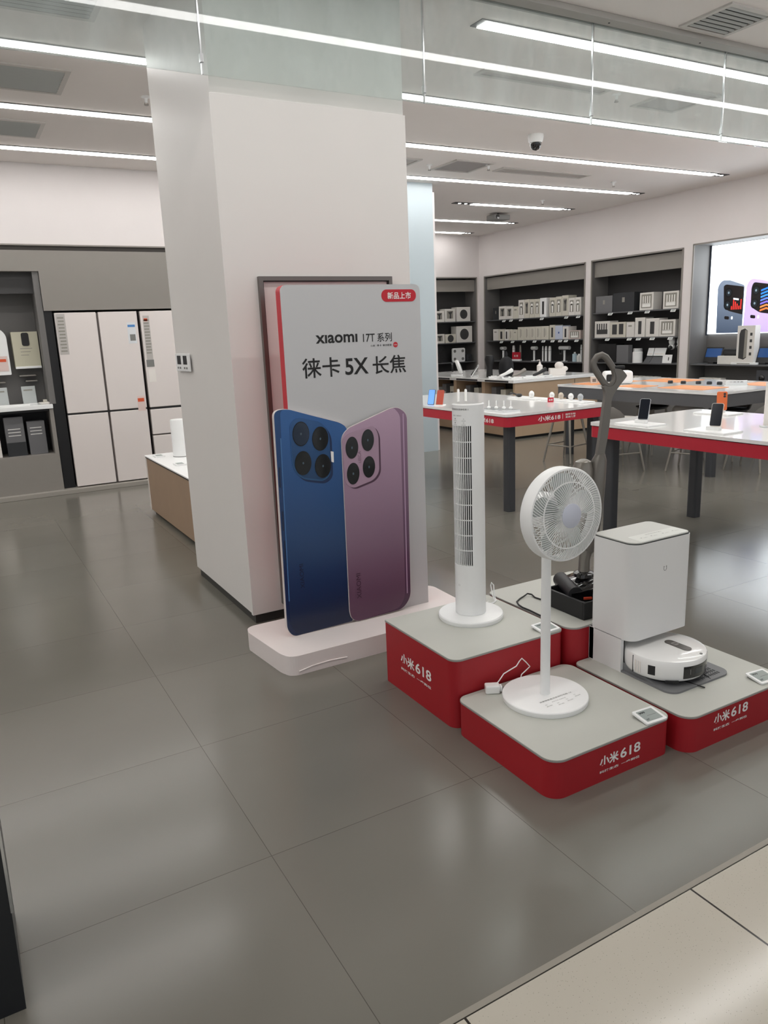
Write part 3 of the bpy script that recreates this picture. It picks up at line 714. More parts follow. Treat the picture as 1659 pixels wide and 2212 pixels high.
for a,b in (((-.03,-.12,-.012),(.0,-.205,-.017)),((.10,-.10,-.012),(.175,-.07,-.016)),((.10,-.10,-.012),(.08,-.17,-.016))):
    G().tube([a,b],.003,6).build('side_brush',BLKM,t)
G().cyl((.05,-.14,.093),.006,.003,'z',12).build('indicator',GINK,t)

# ================================================================ FLOOR WASHER
VX,VY,VZ=2.50,2.50,.305
t=thing('floor_washer','upright taupe floor washer with a looped handle behind the fan','floor washer',(VX,VY,VZ),math.radians(-25))
def vp(px,py,d=0): return ((px-283)*.000525,d,1.476-(py-100)*.0005-VZ)
lp=[(273,205),(272,165),(300,125),(340,112),(378,135),(415,190),(448,240),(462,290),(458,345),(430,385),(395,388),(362,355),(325,300),(292,250)]
g=G(); g.tube([vp(x,y) for x,y in lp],(.0115,.015),12,closed=True,flat=(0,1,0)); g.build('handle_loop',VAC,t,True)
out=[(436,232),(462,236),(512,244),(556,300),(548,318),(505,372),(470,420),(440,470),(425,520),(418,700),(400,860),(375,1010),(355,1090),(322,1085),(305,1060),(318,960),(345,740),(362,560),(372,480),(368,430),(352,392),(362,375),(400,396),(440,384),(463,345),(460,290)]
pts=[(vp(x,y)[0],vp(x,y)[2]) for x,y in out]
G().prism(smoothpoly(pts,.012,3),-.016,.016,'y').build('stem',VAC,t,True)
G().box(*[0.088,.135],-.012,.012,vp(0,262)[2],vp(0,240)[2]+.004,.004).build('display',BLKM,t,M=Matrix.Translation((.0,0,.01)))
# main body, water tank, neck
bc=vp(320,1250)
g=G(); rs=[]
for z,x,rx,ry in ((.72,.035,.022,.022),(.69,.030,.034,.035),(.60,.022,.040,.042),(.45,.012,.040,.044),(.33,.0,.036,.042),(.26,-.012,.028,.034)):
    rs.append([(x+rx*math.cos(a),ry*math.sin(a),z) for a in [2*PI*k/24 for k in range(24)]])
g.rings(rs).build('main_body',VAC,t,True)
g=G(); rs=[]
for z,x,rx,ry in ((.700,-.040,.014,.02),(.690,-.044,.036,.036),(.660,-.047,.048,.046),(.50,-.048,.050,.048),(.34,-.050,.044,.046),(.30,-.050,.032,.036)):
    rs.append([(x+rx*math.cos(a),ry*math.sin(a),z) for a in [2*PI*k/24 for k in range(24)]])
g.rings(rs).build('water_tank',mat('tank_taupe','#7d7870',.22,metal=.3),t,True)
G().tube([(-.02,0,.27),(-.028,0,.22),(-.03,0,.13)],[(.034,.03),(.028,.026),(.03,.028)],16).build('neck_joint',STEEL,t,True)
g=G(); rs=[]
for x,hy,z0,z1 in ((-.140,.095,.065,.09),(-.125,.112,.055,.11),(-.08,.115,.052,.12),(-.01,.115,.052,.145),(.06,.11,.052,.13),(.11,.09,.055,.09)):
    rs.append([(x,y*hy,z0+(z1-z0)*zz) for y,zz in ((-1,.1),(-1,.7),(-.8,.95),(-.3,1),(.3,1),(.8,.95),(1,.7),(1,.1),(.9,0),(-.9,0))])
g.rings(rs).build('floor_head',VACB,t,True)
G().cyl((-.105,-.112,.088),.036,.232,'y',28).build('roller',mat('roller_black','#17171a',.5),t,True)
G().cyl((.0,-.118,.085),.028,.236,'y',24).build('wheel',BLKM,t,True)
G().box(-.07,-.03,-.121,-.112,.062,.074,.002).build('release_tab',mat('orange_tab','#c2452a',.4),t)
G().lathe([(.05,.14),(.048,.155),(.03,.165)],(-.03,0,0),'z',24).build('swivel_collar',VACB,t,True)
t=thing('washing_tray','black charging tray under the floor washer','charging tray',(2.50,2.47,.305))
g=G(); g.prism(rrect(-.172,.155,-.117,.132,.01,6),0,.055); g.build('tray_floor',BLKM,t)
for a in ((-.185,.165,-.125,-.115),(-.185,.165,.13,.14),(-.185,-.170,-.115,.13),(.153,.165,-.125,.13)): G().box(*a,0,.085,.004).build('tray_wall',BLKM,t)
tag(G().tube([(2.345,2.62,.31),(2.335,2.70,.309),(2.345,2.735,.312),(2.325,2.745,.318),(2.296,2.735,.314),(2.262,2.728,.309),(2.225,2.705,.309),(2.205,2.665,.309),(2.198,2.63,.309),(2.200,2.58,.309),(2.197,2.53,.309),(2.196,2.49,.309)],.0038,8).build('power_cable',BLKM,None,True),'black cable curving across the floor washer platform','cable')

# ================================================================ TABLES
def table(x0,x1,y0,y1,top,label,red,ap=.082,r=.05,legw=.085,group='long display tables'):
    cx,cyy=(x0+x1)/2,(y0+y1)/2; a,b=(x1-x0)/2,(y1-y0)/2
    t=thing('display_table',label,'table',(cx,cyy,0),0,group)
    G().prism(rrect(-a,a,-b,b,r,6),top-.022,top).build('tabletop',WHITEG,t,True)
    G().prism(rrect(-a+.012,a-.012,-b+.012,b-.012,r,6),top-.028,top-.022).build('shadow_gap',BLACK,t)
    g=G(); ro=rrect(-a+.006,a-.006,-b+.006,b-.006,r,6); ri=rrect(-a+.02,a-.02,-b+.02,b-.02,r*.8,6)
    z0,z1=top-.028-ap,top-.028
    g.rings([[(x,y,z0) for x,y in ro],[(x,y,z1) for x,y in ro],[(x,y,z1) for x,y in ri],[(x,y,z0) for x,y in ri]],closed=True)
    g.build('apron',red,t,True)
    G().box(-a+.02,a-.02,-b+.02,b-.02,z1-.02,z1).build('underframe',APRON,t)
    for sx in (-1,1):
        for s2 in (-1,1):
            X=sx*(a-.13); Y=s2*(b-.13)
            G().prism(rrect(X-legw/2,X+legw/2,Y-legw/2,Y+legw/2,.018,3),0,z0+.03).build('leg',DARKLEG,t)
    return t
REDT=mat('red_apron','#bd2236',.45)
T1=table(4.07,5.33,5.08,7.48,.885,'white table with red apron band, directly right of the tower fan',REDT)
T2=table(4.155,5.385,1.75,4.215,.885,'white table with red apron at right edge, two phones on stands',REDT)
T3=table(6.66,8.25,4.97,7.33,.885,'white table with dark grey apron and orange mats in front of the niches',APRON,ap=.125)
# lettering on table 1 (front and left side)
T1c=(4.70,6.28)
zt=.885-.028
text('\u5c0f\u7c73618',WINK,T1,(4.42-T1c[0],5.086-T1c[1]-.0005,zt-.062),(1,0,0),(0,0,1),.26,.046,bold=.025)
G().box(4.705-T1c[0],4.709-T1c[0],5.084-T1c[1],5.086-T1c[1],zt-.062,zt-.016).build('divider',WINK,T1)
text('\u56fd\u5bb6\u8865\u8d34',WINK,T1,(4.74-T1c[0],5.086-T1c[1]-.0005,zt-.034),(1,0,0),(0,0,1),.12,.018,bold=.02)
text('\u81f3\u9ad8\u4f18\u60e0',WINK,T1,(4.74-T1c[0],5.086-T1c[1]-.0005,zt-.058),(1,0,0),(0,0,1),.12,.018,bold=.02)
text('\u5c0f\u7c73618',WINK,T1,(4.076-T1c[0]-.0005,5.53-T1c[1],zt-.062),(0,-1,0),(0,0,1),.26,.046,bold=.025)
G().box(4.074-T1c[0],4.076-T1c[0],5.575-T1c[1],5.579-T1c[1],zt-.062,zt-.016).build('divider',WINK,T1)

def phone_stand(x,y,rz,label,plabel,body,screen,tilt=18,w=.10,face=-1):
    t=thing('phone_stand',label,'phone stand',(x,y,.885),rz,'white phone display stands on the right table')
    G().box(-.09,.10,-.155,.155,0,.012,.002).build('plinth',WHITE,t)
    G().box(.0,.03,-.05,.05,.012,.035,.003).build('holder',WHITE,t)

    return t
def phone(x,y,rz,label,body,screen,tilt=20,back=None):
    t=thing('smartphone',label,'smartphone',(x,y,.921),rz,'phones on display stands')
    M=Matrix.Rotation(math.radians(tilt),4,'Y')@Matrix.Identity(4)
    G().prism(rrect(-.037,.037,0,.155,.011,5),-.004,.004,'x').build('body',body,t,True,M=M)
    G().prism(rrect(-.0345,.0345,.003,.152,.009,5),-.0048,-.004,'x').build('screen',screen,t,M=M)
    if back:
        for z in (.138,.118): G().cyl((.004,.018,z),.009,.003,'x',16).build('camera_lens',BLKM,t,M=M)
    return t
phone_stand(4.285,3.83,0,'left white phone stand on the red table at right','',None,None)
phone(4.30,3.815,math.radians(24),'black phone on the left stand of the red-banded table',mat('phone_silver','#b9bcc0',.3,metal=.6),SCRB)
phone_stand(4.30,3.235,0,'front white phone stand on the red table at right','',None,None)
phone(4.315,3.225,math.radians(24),'pale-framed phone on the front stand of the red-banded table',mat('phone_cream','#d8d2c8',.3),SCRB)
phone_stand(5.17,3.85,0,'rear white phone stand carrying the orange phone','',None,None)
phone(5.15,3.80,math.radians(214),'orange phone seen from behind on the far stand',mat('phone_orange','#d8682f',.35),SCRB,back=True)
t=thing('sign_card','pale upright card in a clear holder at the right edge of the red table','sign',(4.80,3.09,.885),math.radians(-30))
G().box(-.11,.11,-.004,.004,.012,.30).build('card',OFFW,t); G().box(-.12,.12,-.035,.035,0,.012,.003).build('holder',ACR,t)

# earbuds and small devices on table 1
t=thing('earbud_tray','white tray on table with red apron, at its far right corner','tray',(5.22,5.58,.885),math.radians(0))
G().box(-.075,.075,-.3,.3,0,.012,.003).build('tray_base',WHITE,t)
for i,(x,y,m) in enumerate(((5.22,5.80,WHITEG),(5.23,5.68,mat('bud_beige','#cbbfae',.3)),(5.22,5.53,WHITEG),(5.23,5.41,mat('bud_grey','#b6bbbd',.3)))):
    t=thing('earbud_case',['glossy white earbud case, farthest of the four on the table tray','beige earbud case on the table tray','bright white earbud case beside the beige one, nearer the camera','pale grey earbud case at the near end of the tray'][i],'earbud case',(x,y,.897),0,'earbud cases on the tray')
    g=G().ball((0,0,.035),(.022,.032,.034),20).build('shell',m,t,True); G().box(-.0225,.0225,-.028,.028,.0375,.0385).build('lid_seam',GINK,t)
t=thing('demo_tray','white display tray in the middle of table with red apron','tray',(5.19,6.14,.885),math.radians(0)); G().box(-.09,.09,-.22,.22,0,.012,.003).build('tray_base',WHITE,t)
t=thing('earbud_case','round white case on the tray in the middle of the red-banded table','earbud case',(5.17,6.05,.897)); G().ball((0,0,.036),(.022,.036,.037),20).build('shell',WHITEG,t,True); G().box(-.0225,.0225,-.03,.03,.038,.039).build('lid_seam',GINK,t)
t=thing('headphone_stand','small black headset lying on the white tray of the red-banded table','headphones',(5.17,6.27,.897)); 
g=G().ball((0,-.02,.018),(.03,.04,.018),14); g.build('ear_cup',BLKM,t,True); G().tube([(0,0,.02),(.0,.08,.035),(.0,.15,.02)],.008,8).build('headband',BLKM,t,True)
t=thing('red_label_card','small red card standing on table with red apron','sign',(5.06,5.64,.885),math.radians(-20)); G().box(-.03,.03,-.004,.004,0,.045,.001).build('card',REDT,t); text('618',WINK,t,(-.018,-.0045,.014),(1,0,0),(0,0,1),.036,.018,bold=.02)
t=thing('clear_tray','clear tray with pale gadget parts at the near corner of table','tray',(4.25,5.42,.885)); G().prism(rrect(-.10,.10,-.19,.19,.02,4),0,.014).build('tray_base',ACR,t)
for i,(x,y) in enumerate(((4.20,5.50),(4.23,5.43),(4.26,5.36),(4.29,5.30))):
    t=thing('earphone_pod',['white earphone pod on the clear tray nearest the tower fan','second white earphone pod from the tower fan on the clear tray','third white earphone pod from the tower fan on the clear tray','white earphone pod at the right end of the clear tray'][i],'earphones',(x,y,.899),0,'earphone pods on the clear tray')
    G().ball((0,0,.014),(.018,.018,.014),14).build('pod',WHITE,t,True); G().cyl((0,0,.014),.005,.065,'z',10).build('stem',WHITE,t,True)
for i,(x,y) in enumerate(((4.23,6.02),(4.26,5.94))):
    t=thing('electric_toothbrush',['left white upright rod just above the tower fan','right white upright rod just above the tower fan'][i],'toothbrush',(x,y,.885),0,'white upright rods on the table')
    G().lathe([(.022,0),(.022,.02),(.012,.03),(.012,.16),(.008,.17)],(0,0,0),'z',18).build('handle',WHITEG,t,True); G().lathe([(.026,0),(.026,.010)],(0,0,0),'z',18).build('charger',WHITE,t)
t=thing('smartphone','blue-screened phone propped near the far left edge of table','smartphone',(4.17,6.42,.885),math.radians(30)); M=Matrix.Rotation(math.radians(18),4,'Y')
G().prism(rrect(-.037,.037,0,.155,.011,5),-.004,.004,'x').build('body',BLKM,t,M=M); G().prism(rrect(-.034,.034,.003,.152,.009,5),-.005,-.004,'x').build('screen',mat('screen_blue','#5f8fd8',.2,emit=.6),t,M=M)
t=thing('smartphone','red-orange phone beside the tower fan on the far side of table','smartphone',(4.18,6.28,.885),math.radians(30)); G().prism(rrect(-.037,.037,0,.155,.011,5),-.004,.004,'x').build('body',mat('phone_red','#b8452c',.35),t,M=M); G().box(-.02,.05,-.05,.05,0,.008).build('stand_foot',WHITE,t)

# table 3 items
def mat_(x0,x1,y0,y1,label): tag(G().prism(rrect(x0,x1,y0,y1,.012,3),.885,.889).build('orange_mat',ORANGE),label,'mat','orange table mats')
mat_(6.82,7.12,6.85,7.22,'orange mat at the far left corner of the grey-banded table')
mat_(7.25,7.62,6.82,7.22,'orange mat behind the white projector on the grey-banded table')
mat_(6.80,7.12,6.1,6.5,'orange mat at the left edge of the grey-banded table, middle')
mat_(7.62,8.12,6.25,6.85,'orange mat near the far right of the grey-banded table')
mat_(6.88,7.32,5.32,5.92,'orange mat at the near left of the grey-banded table')
mat_(7.66,8.1,5.1,5.5,'pale orange mat beside the clear sign on the grey-banded table')
for i,(x,y) in enumerate(((7.48,6.24),(7.50,6.07),(7.55,5.90),(7.56,5.76),(7.58,5.64))):
    t=thing('smart_watch',['leftmost dark watch in the row on the grey-banded table','dark watch second from left in the row','dark watch in the middle of the row','dark watch second from right in the row','rightmost dark watch in the row, next to the clear sign'][i],'watch',(x,y,.885),0,'dark watches in a row')
    G().lathe([(.028,0),(.03,.006),(.03,.028),(.027,.032)],(0,0,0),'z',24).build('case',mat('watch_dark','#26282c',.3),t,True); G().cyl((0,0,.032),.024,.002,'z',24).build('dial',VACB,t)
t=thing('sign_card','clear acrylic price sign on the grey-banded table','sign',(7.6,5.44,.885),math.radians(-60)); G().box(-.11,.11,-.012,.012,0,.055,.003).build('card',ACR,t); text('\u5c0f\u7c73\u624b\u8868',INK,t,(-.07,-.0125,.03),(1,0,0),(0,0,1),.14,.014); G().box(-.12,.12,-.04,.04,0,.006).build('foot',ACR,t)
t=thing('home_projector','rounded white projector with dark front on the grey-banded table','projector',(7.12,6.74,.885),math.radians(-35))
G().box(-.17,.17,-.10,.10,.004,.16,.035,5).build('body',WHITE,t,True); G().prism(rrect(-.15,-.03,.035,.125,.02,4),-.105,-.098,'y').build('front_window',BLKM,t); G().cyl((-.09,-.108,.08),.028,.006,'y',20).build('lens',VACB,t); G().box(-.14,.14,-.08,.08,0,.006).build('foot_pad',GINK,t)
t=thing('small_carton','small printed white carton at the left of the white projector','box',(7.05,7.06,.885),math.radians(-35)); G().box(-.04,.04,-.03,.03,0,.085,.002).build('carton',BOXW,t); G().box(-.025,.02,-.0308,-.03,.02,.06).build('print',GINK,t)

# stools
def stool(x,y,rz,label,seatm):
    t=thing('counter_stool',label,'stool',(x,y,0),rz,'stools between the tables')
    g=G(); rs=[]
    for z,s in ((.545,.12),(.555,.17),(.575,.20),(.585,.205),(.578,.19),(.568,.15)): rs.append([(s*math.cos(a),s*.95*math.sin(a),z) for a in [2*PI*k/24 for k in range(24)]])
    g.rings(rs).build('seat',seatm,t,True)
    g=G(); n=12; rs=[]
    for zz,sp_,r in ((.585,70,.200),(.63,68,.215),(.68,55,.225),(.722,35,.225)):
        rs.append([(r*math.cos(math.radians(180-sp_+2*sp_*k/n)),r*math.sin(math.radians(180-sp_+2*sp_*k/n)),zz) for k in range(n+1)]+[((r-.012)*math.cos(math.radians(180-sp_+2*sp_*k/n)),(r-.012)*math.sin(math.radians(180-sp_+2*sp_*k/n)),zz) for k in range(n,-1,-1)])
    g.rings(rs).build('backrest',mat('stool_back','#8b8883',.5),t,True)
    for sx in (-1,1):
        for s2 in (-1,1): G().tube([(sx*.11,s2*.11,.56),(sx*.20,s2*.20,0)],[.016,.011],10).build('leg',mat('stool_leg','#9a958c',.4,metal=.4),t,True)
    for a,b in (((-1,-1),(1,-1)),((-1,1),(1,1)),((-1,-1),(-1,1))):
        k=.168; G().tube([(a[0]*k,a[1]*k,.2),(b[0]*k,b[1]*k,.2)],.008,8).build('foot_rail',mat('stool_leg','#9a958c'),t,True)
SM=mat('stool_seat','#bdb9b2',.45)
stool(6.42,6.85,math.radians(10),'grey stool seen under the red apron beside the far counter',SM)
stool(6.42,6.02,math.radians(-12),'grey stool just right of the floor washer handle',SM)
stool(6.98,5.50,math.radians(20),'grey stool tucked behind the left phone stand',SM)
stool(7.45,5.10,math.radians(100),'grey stool tucked under the near edge of the grey-banded table',SM)
for x,y,l in ((7.6,6.6,'dark stool under the grey-banded table, farther one'),(7.9,5.7,'dark stool under the grey-banded table, nearer one')):
    stool(x,y,math.radians(180),l,mat('stool_dark','#26272b',.5))

# ================================================================ FAR COUNTER ISLAND
CX0,CX1,CY0,CY1,CZt=7.08,8.75,8.68,11.7,.875
t=thing('shop_counter','wooden counter island with open shelves and a white worktop','counter',((CX0+CX1)/2,(CY0+CY1)/2,0)); a,b=(CX1-CX0)/2,(CY1-CY0)/2
G().box(-a+.06,a-.04,-b+.05,b-.05,0,.04).build('plinth',BLKM,t)
g=G(); g.box(-a+.02,a,-b,-b+.04,.04,CZt-.05)
g.box(-a+.45,a,-b+.04,b,.04,CZt-.05); g.box(-a+.02,-a+.45,-b+.04,b,.04,.42); g.box(-a+.02,-a+.45,b-.04,b,.42,CZt-.05)
for k in (1,2,3): g.box(-a+.02,-a+.45,-b+k*.755-.04,-b+k*.755+.04,.42,CZt-.05)
g.build('carcass',WOODL,t)
for k in range(4):
    y0=-b+k*.755+.045; y1=-b+(k+1)*.755-.045
    G().box(-a+.42,-a+.45,y0,y1,.43,CZt-.055).build('shelf_back',DNICHE,t)
    G().box(-a-.022,-a+.0,y0+.05,y1-.05,CZt-.042,CZt-.018).build('slot_insert',BLACK,t)
G().box(-a-.02,a+.02,-b-.02,b+.02,CZt-.05,CZt,.006).build('worktop',WHITEG,t)
for x in (.35,): G().box(x-.004,x+.004,-b-.002,-b,.06,CZt-.06).build('panel_seam',GRILLEB,t)
for i in range(12):
    y=8.85+i*.225; 
    if abs((y-8.68)%.755)<.08: continue
    t=thing('boxed_gadget','narrow pale carton number %s from the near end on the open counter shelf'%['one','two','three','four','five','six','seven','eight','nine','ten','eleven','twelve'][i],'box',(7.28,y,.42),0,'cartons in the open counter shelves')
    G().box(-.08,.08,-.06,.06,0,.26+.03*(i%3),.003).build('carton',[BOXW,BOXC,BOXG][i%3],t); G().box(-.081,-.08,-.04,.04,.06,.2).build('print',[GINK,BOXD,BOXW][i%3],t)
# demo goods on the worktop
def onc(x,y,name,label,cat): return thing(name,label,cat,(x,y,CZt),math.radians(-35),'demo goods on the counter')
t=onc(7.25,10.35,'robot_mower','round white device leaning with dark centre on the counter','gadget'); G().lathe([(.02,0),(.12,.01),(.13,.04),(.11,.07),(.01,.08)],(0,0,0),'z',28).build('body',WHITEG,t,True,M=Matrix.Translation((0,0,.13))@Matrix.Rotation(math.radians(70),4,'Y')@Matrix.Rotation(0,4,'Z')); G().cyl((-.085,0,.14),.07,.03,'x',24).build('dark_disc',BLKM,t); G().box(-.1,.1,-.08,.08,0,.03,.01).build('foot',WHITE,t)
t=onc(7.28,10.0,'tablet_display','tilted dark tablet on a white stand on the counter','tablet'); M=Matrix.Rotation(math.radians(35),4,'Y'); G().box(-.008,.008,-.13,.13,.0,.22,.006).build('body',WHITE,t,M=M); G().box(-.010,-.008,-.115,.115,.015,.2).build('screen',SCRB,t,M=M); G().box(0,.12,-.1,.1,0,.02,.004).build('stand',WHITE,t)
t=onc(7.35,9.6,'coffee_grinder','black upright gadget on the counter, left of the black coat shape','gadget'); G().lathe([(.05,0),(.045,.15),(.06,.2),(.075,.27),(.06,.33),(.01,.34)],(0,0,0),'z',24).build('body',BLKM,t,True); G().cyl((0,.16,0),.035,.24,'z',20).build('steel_cup',STEEL,t,True)
t=onc(7.6,9.5,'black_backpack','black soft bag standing on the counter','bag'); g=G(); rs=[]
for z,s in ((0,.15),(.08,.17),(.2,.16),(.27,.11),(.30,.05)): rs.append([(s*.7*math.cos(q),s*math.sin(q),z) for q in [2*PI*k/20 for k in range(20)]])
g.rings(rs).build('bag_body',mat('cloth_black','#17181b',.8),t,True); G().tube([(0,.1,.22),(.02,.13,.33),(0,.05,.37),(0,.0,.28)],.018,8).build('bag_strap',mat('cloth_black','#17181b'),t,True)
for i,(x,y,l) in enumerate(((7.35,9.2,'white hair tool lying tilted on the counter nearest the bag'),(7.42,8.98,'grey hair tool resting on a stand on the counter'),(7.72,8.86,'dark shaver lying on the counter near its corner'))):
    t=onc(x,y,'hair_tool',l,'hair tool'); m=[WHITEG,STEEL,BLKM][i]
    G().tube([(-.09,-.05,.03),(.0,.0,.06),(.10,.06,.11)],[.02,.024,.034],12).build('body',m,t,True); G().box(-.07,.07,-.05,.05,0,.018,.004).build('stand',WHITE,t)
for i,(x,y,w_) in enumerate(((7.25,9.35,.09),(7.22,9.02,.07),(7.5,8.82,.10),(7.25,8.82,.08),(7.9,8.9,.08))):
    t=onc(x,y,'display_tray',['flat white tray below the white hair tool','flat white tray at the counter edge below the grey hair tool','flat white tray near the counter corner','small flat tray at the very corner of the counter','flat white tray right of the counter corner'][i],'tray'); G().box(-w_,w_,-.07,.07,0,.02,.004).build('tray_base',WHITE,t); G().box(-w_*.6,w_*.4,-.04,.04,.02,.035,.003).build('gadget',[WHITEG,BOXG,WHITE][i%3],t)
t=onc(7.98,9.15,'lotion_bottle','white pump bottle on the counter right end','bottle'); G().lathe([(.045,0),(.045,.15),(.02,.17),(.015,.2)],(0,0,0),'z',20).build('body',OFFW,t,True); G().tube([(0,0,.2),(0,0,.235),(-.04,0,.23)],.008,8).build('pump',OFFW,t,True)
t=onc(8.2,9.0,'gift_box','pale open box with a white cuddly gadget on the counter right end','box'); G().box(-.12,.12,-.1,.1,0,.1,.004).build('box',OFFW,t); G().ball((.03,0,.14),(.07,.05,.06),16).build('gadget_head',OFFW,t,True); G().ball((.11,-.04,.09),(.05,.05,.04),14).build('gadget_arm',OFFW,t,True)

# ================================================================ SHELF STOCK
ORD=['leftmost','second from left','third from left','fourth from left','fifth from left','sixth from left','seventh from left','eighth from left','ninth from left','tenth from left','eleventh from left','twelfth from left','thirteenth from left','rightmost']
def box_on_x(r,m,label,pr,group,depth=.2,fx=9.75,name='product_box',cat='box'):
    y0,y1,z0,z1=r; w=(y1-y0)-.006; h=z1-z0
    t=thing(name,label,cat,(fx,(y0+y1)/2,z0),math.radians(-90),group)
    G().box(-w/2,w/2,0,depth,0,h,.003,1).build('carton',m,t)
    prints(t,w,h,pr); return t
def box_on_y(r,m,label,pr,group,depth=.2,fy=13.05,name='product_box',cat='box'):
    x0,x1,z0,z1=r; w=(x1-x0)-.006; h=z1-z0
    t=thing(name,label,cat,((x0+x1)/2,fy,z0),0,group)
    G().box(-w/2,w/2,0,depth,0,h,.003,1).build('carton',m,t)
    prints(t,w,h,pr); return t
P_W=mat('print_white','#ecebe6',.5); P_D=mat('print_dark','#3a3a3a',.5); P_G=mat('print_grey','#908d84',.5)
def prints(t,w,h,pr):
    y=-.0008
    def b(x0,x1,z0,z1,m,n='print'): G().box(x0*w,x1*w,y,0,z0*h,z1*h).build(n,m,t)
    if pr=='dryer': 
        b(-.3,.32,.2,.86,P_G,'print_panel')
        g=G(); g.prism([(w*(.0+.22*math.cos(q)),h*(.68)+w*.22*math.sin(q)) for q in [2*PI*k/16 for k in range(16)]],y-.0006,y,'y'); g.prism([(-.10*w,.22*h),(.10*w,.22*h),(.12*w,.66*h),(-.12*w,.66*h)],y-.0006,y,'y'); g.build('dryer_print',P_W,t)
    elif pr=='dark': b(-.3,.3,.25,.85,P_G,'print_panel'); G().prism([(-.2*w,.75*h),(.25*w,.8*h),(.1*w,.55*h),(.12*w,.25*h),(-.05*w,.25*h),(-.02*w,.55*h)],y-.0006,y,'y').build('tool_print',P_D,t)
    elif pr=='bar': b(-.16,.16,.15,.82,P_D)
    elif pr=='bars':
        for k in range(5): b(-.36+.15*k,-.28+.15*k,.5,.85,P_D)
        b(-.36,.36,.22,.5,P_D,'body_print')
    elif pr=='two': b(-.35,-.05,.2,.85,P_D); b(.08,.36,.2,.88,P_D)
    elif pr=='router':
        b(-.38,.38,.12,.9,P_G,'print_panel')
        y2=y-.0006
        for k in (-.24,-.08,.08,.24): G().box(k*w-.03*w,k*w+.03*w,y2,y,.35*h,.8*h).build('antenna_print',P_W,t)
        G().box(-.3*w,.3*w,y2,y,.18*h,.4*h).build('router_print',P_W,t)
    elif pr=='round':
        G().prism([(w*(.0+.28*math.cos(q)),h*.5+w*.28*math.sin(q)) for q in [2*PI*k/20 for k in range(20)]],y,0,'y').build('round_print',P_D,t)
    elif pr=='plain': b(-.25,.2,.7,.8,P_G)
    elif pr=='lines': b(-.12,-.02,.2,.85,P_G); b(.1,.14,.3,.8,P_G)
    elif pr=='dot': b(-.08,.08,.42,.55,mat('print_blue','#3c5a9a',.5))
    elif pr=='darkbox': b(-.06,.06,.5,.75,P_G)
B1=[(12.42,12.61,1.785,2.02),(12.19,12.42,1.785,2.04),(11.98,12.19,1.785,2.02),(11.81,11.98,1.785,2.01),(11.64,11.81,1.785,2.13),(11.49,11.64,1.785,2.13),(11.34,11.49,1.785,2.12),(11.19,11.34,1.785,2.12),(11.01,11.19,1.785,2.13),(10.76,10.93,1.785,2.12),(10.60,10.76,1.785,2.13),(10.43,10.60,1.785,2.14),(10.27,10.43,1.785,2.09),(10.12,10.27,1.785,2.09)]
K1=[(BOXD,'darkbox','dark grey box'),(BOXW,'dark','white box with a dark dryer picture'),(BOXW,'dark','white box with a small tool picture'),(BOXC,'plain','plain cream box'),(BOXW,'dryer','tall box with a white dryer picture'),(BOXC,'dark','tall cream box with dark tool picture'),(BOXC,'dryer','tall box with dryer picture'),(BOXC,'dryer','tall box with dryer picture'),(WHITE,'bar','bright white tall box with slim tool picture'),(BOXC,'dryer','tall box with white dryer picture'),(BOXC,'dryer','tall box with white dryer picture'),(BOXC,'dark','tall cream box with dark pole picture'),(BOXW,'dryer','shorter box with dryer picture'),(BOXW,'dryer','shorter box with dryer picture')]
for i,(r,(m,pr,d)) in enumerate(zip(B1,K1)): box_on_x(r,m,'%s, %s, top shelf of dryer niche'%(d,ORD[i]),pr,'boxes on the top shelf of the dryer niche')
B2=[(12.44,12.61),(12.24,12.44),(12.11,12.24),(11.98,12.11),(11.84,11.98),(11.64,11.83),(11.47,11.64),(11.31,11.47),(11.15,11.31),(10.94,11.15),(10.77,10.92),(10.57,10.77),(10.42,10.57),(10.11,10.42)]
H2=[.225,.215,.21,.205,.2,.245,.245,.245,.245,.245,.26,.245,.225,.15]
K2=[(BOXW,'plain'),(BOXC,'bar'),(BOXW,'bar'),(BOXC,'lines'),(BOXC,'plain'),(BOXC,'lines'),(BOXC,'lines'),(BOXC,'lines'),(BOXC,'lines'),(BOXC,'lines'),(BOXC,'bar'),(mat('carton_blue','#c3cbdc',.5),'dot'),(BOXW,'bar'),(mat('carton_pink','#cdbdb6',.5),'router')]
for i,(r,h,(m,pr)) in enumerate(zip(B2,H2,K2)):
    d={'carton_blue':'pale blue box','carton_pink':'wide low pinkish box'}.get(m.name,'narrow pale box')
    box_on_x((r[0],r[1],1.375,1.375+h),m,'%s, %s, middle shelf of dryer niche'%(d,ORD[i]),pr,'boxes on the middle shelf of the dryer niche')
# shelf price tags
def tags_x(ys,z,shelf):
    for i,y in enumerate(ys):
        t=thing('shelf_tag','shelf price tag, %s, under %s'%(ORD[i],shelf),'price tag',(9.725,y,z-.03),math.radians(-90),'shelf price tags'); G().box(-.045,.045,-.006,0,-.025,.02,.002).build('frame',WHITE,t,M=Matrix.Rotation(math.radians(-35),4,'X')); G().box(-.033,.033,-.0075,-.006,-.016,.012).build('screen',EINK,t,M=Matrix.Rotation(math.radians(-35),4,'X'))
tags_x((12.22,12.0,11.7,11.1,10.45,10.15),1.785,'top shelf of the dryer niche')
tags_x((12.3,11.95,11.6,11.3,11.05,10.8,10.6,10.45,10.18),1.375,'middle shelf of the dryer niche')
tags_x((9.4,8.97,8.62,8.12),1.80,'top shelf of the router niche')
tags_x((9.45,8.97,8.78,8.5,8.15),1.385,'middle shelf of the router niche')
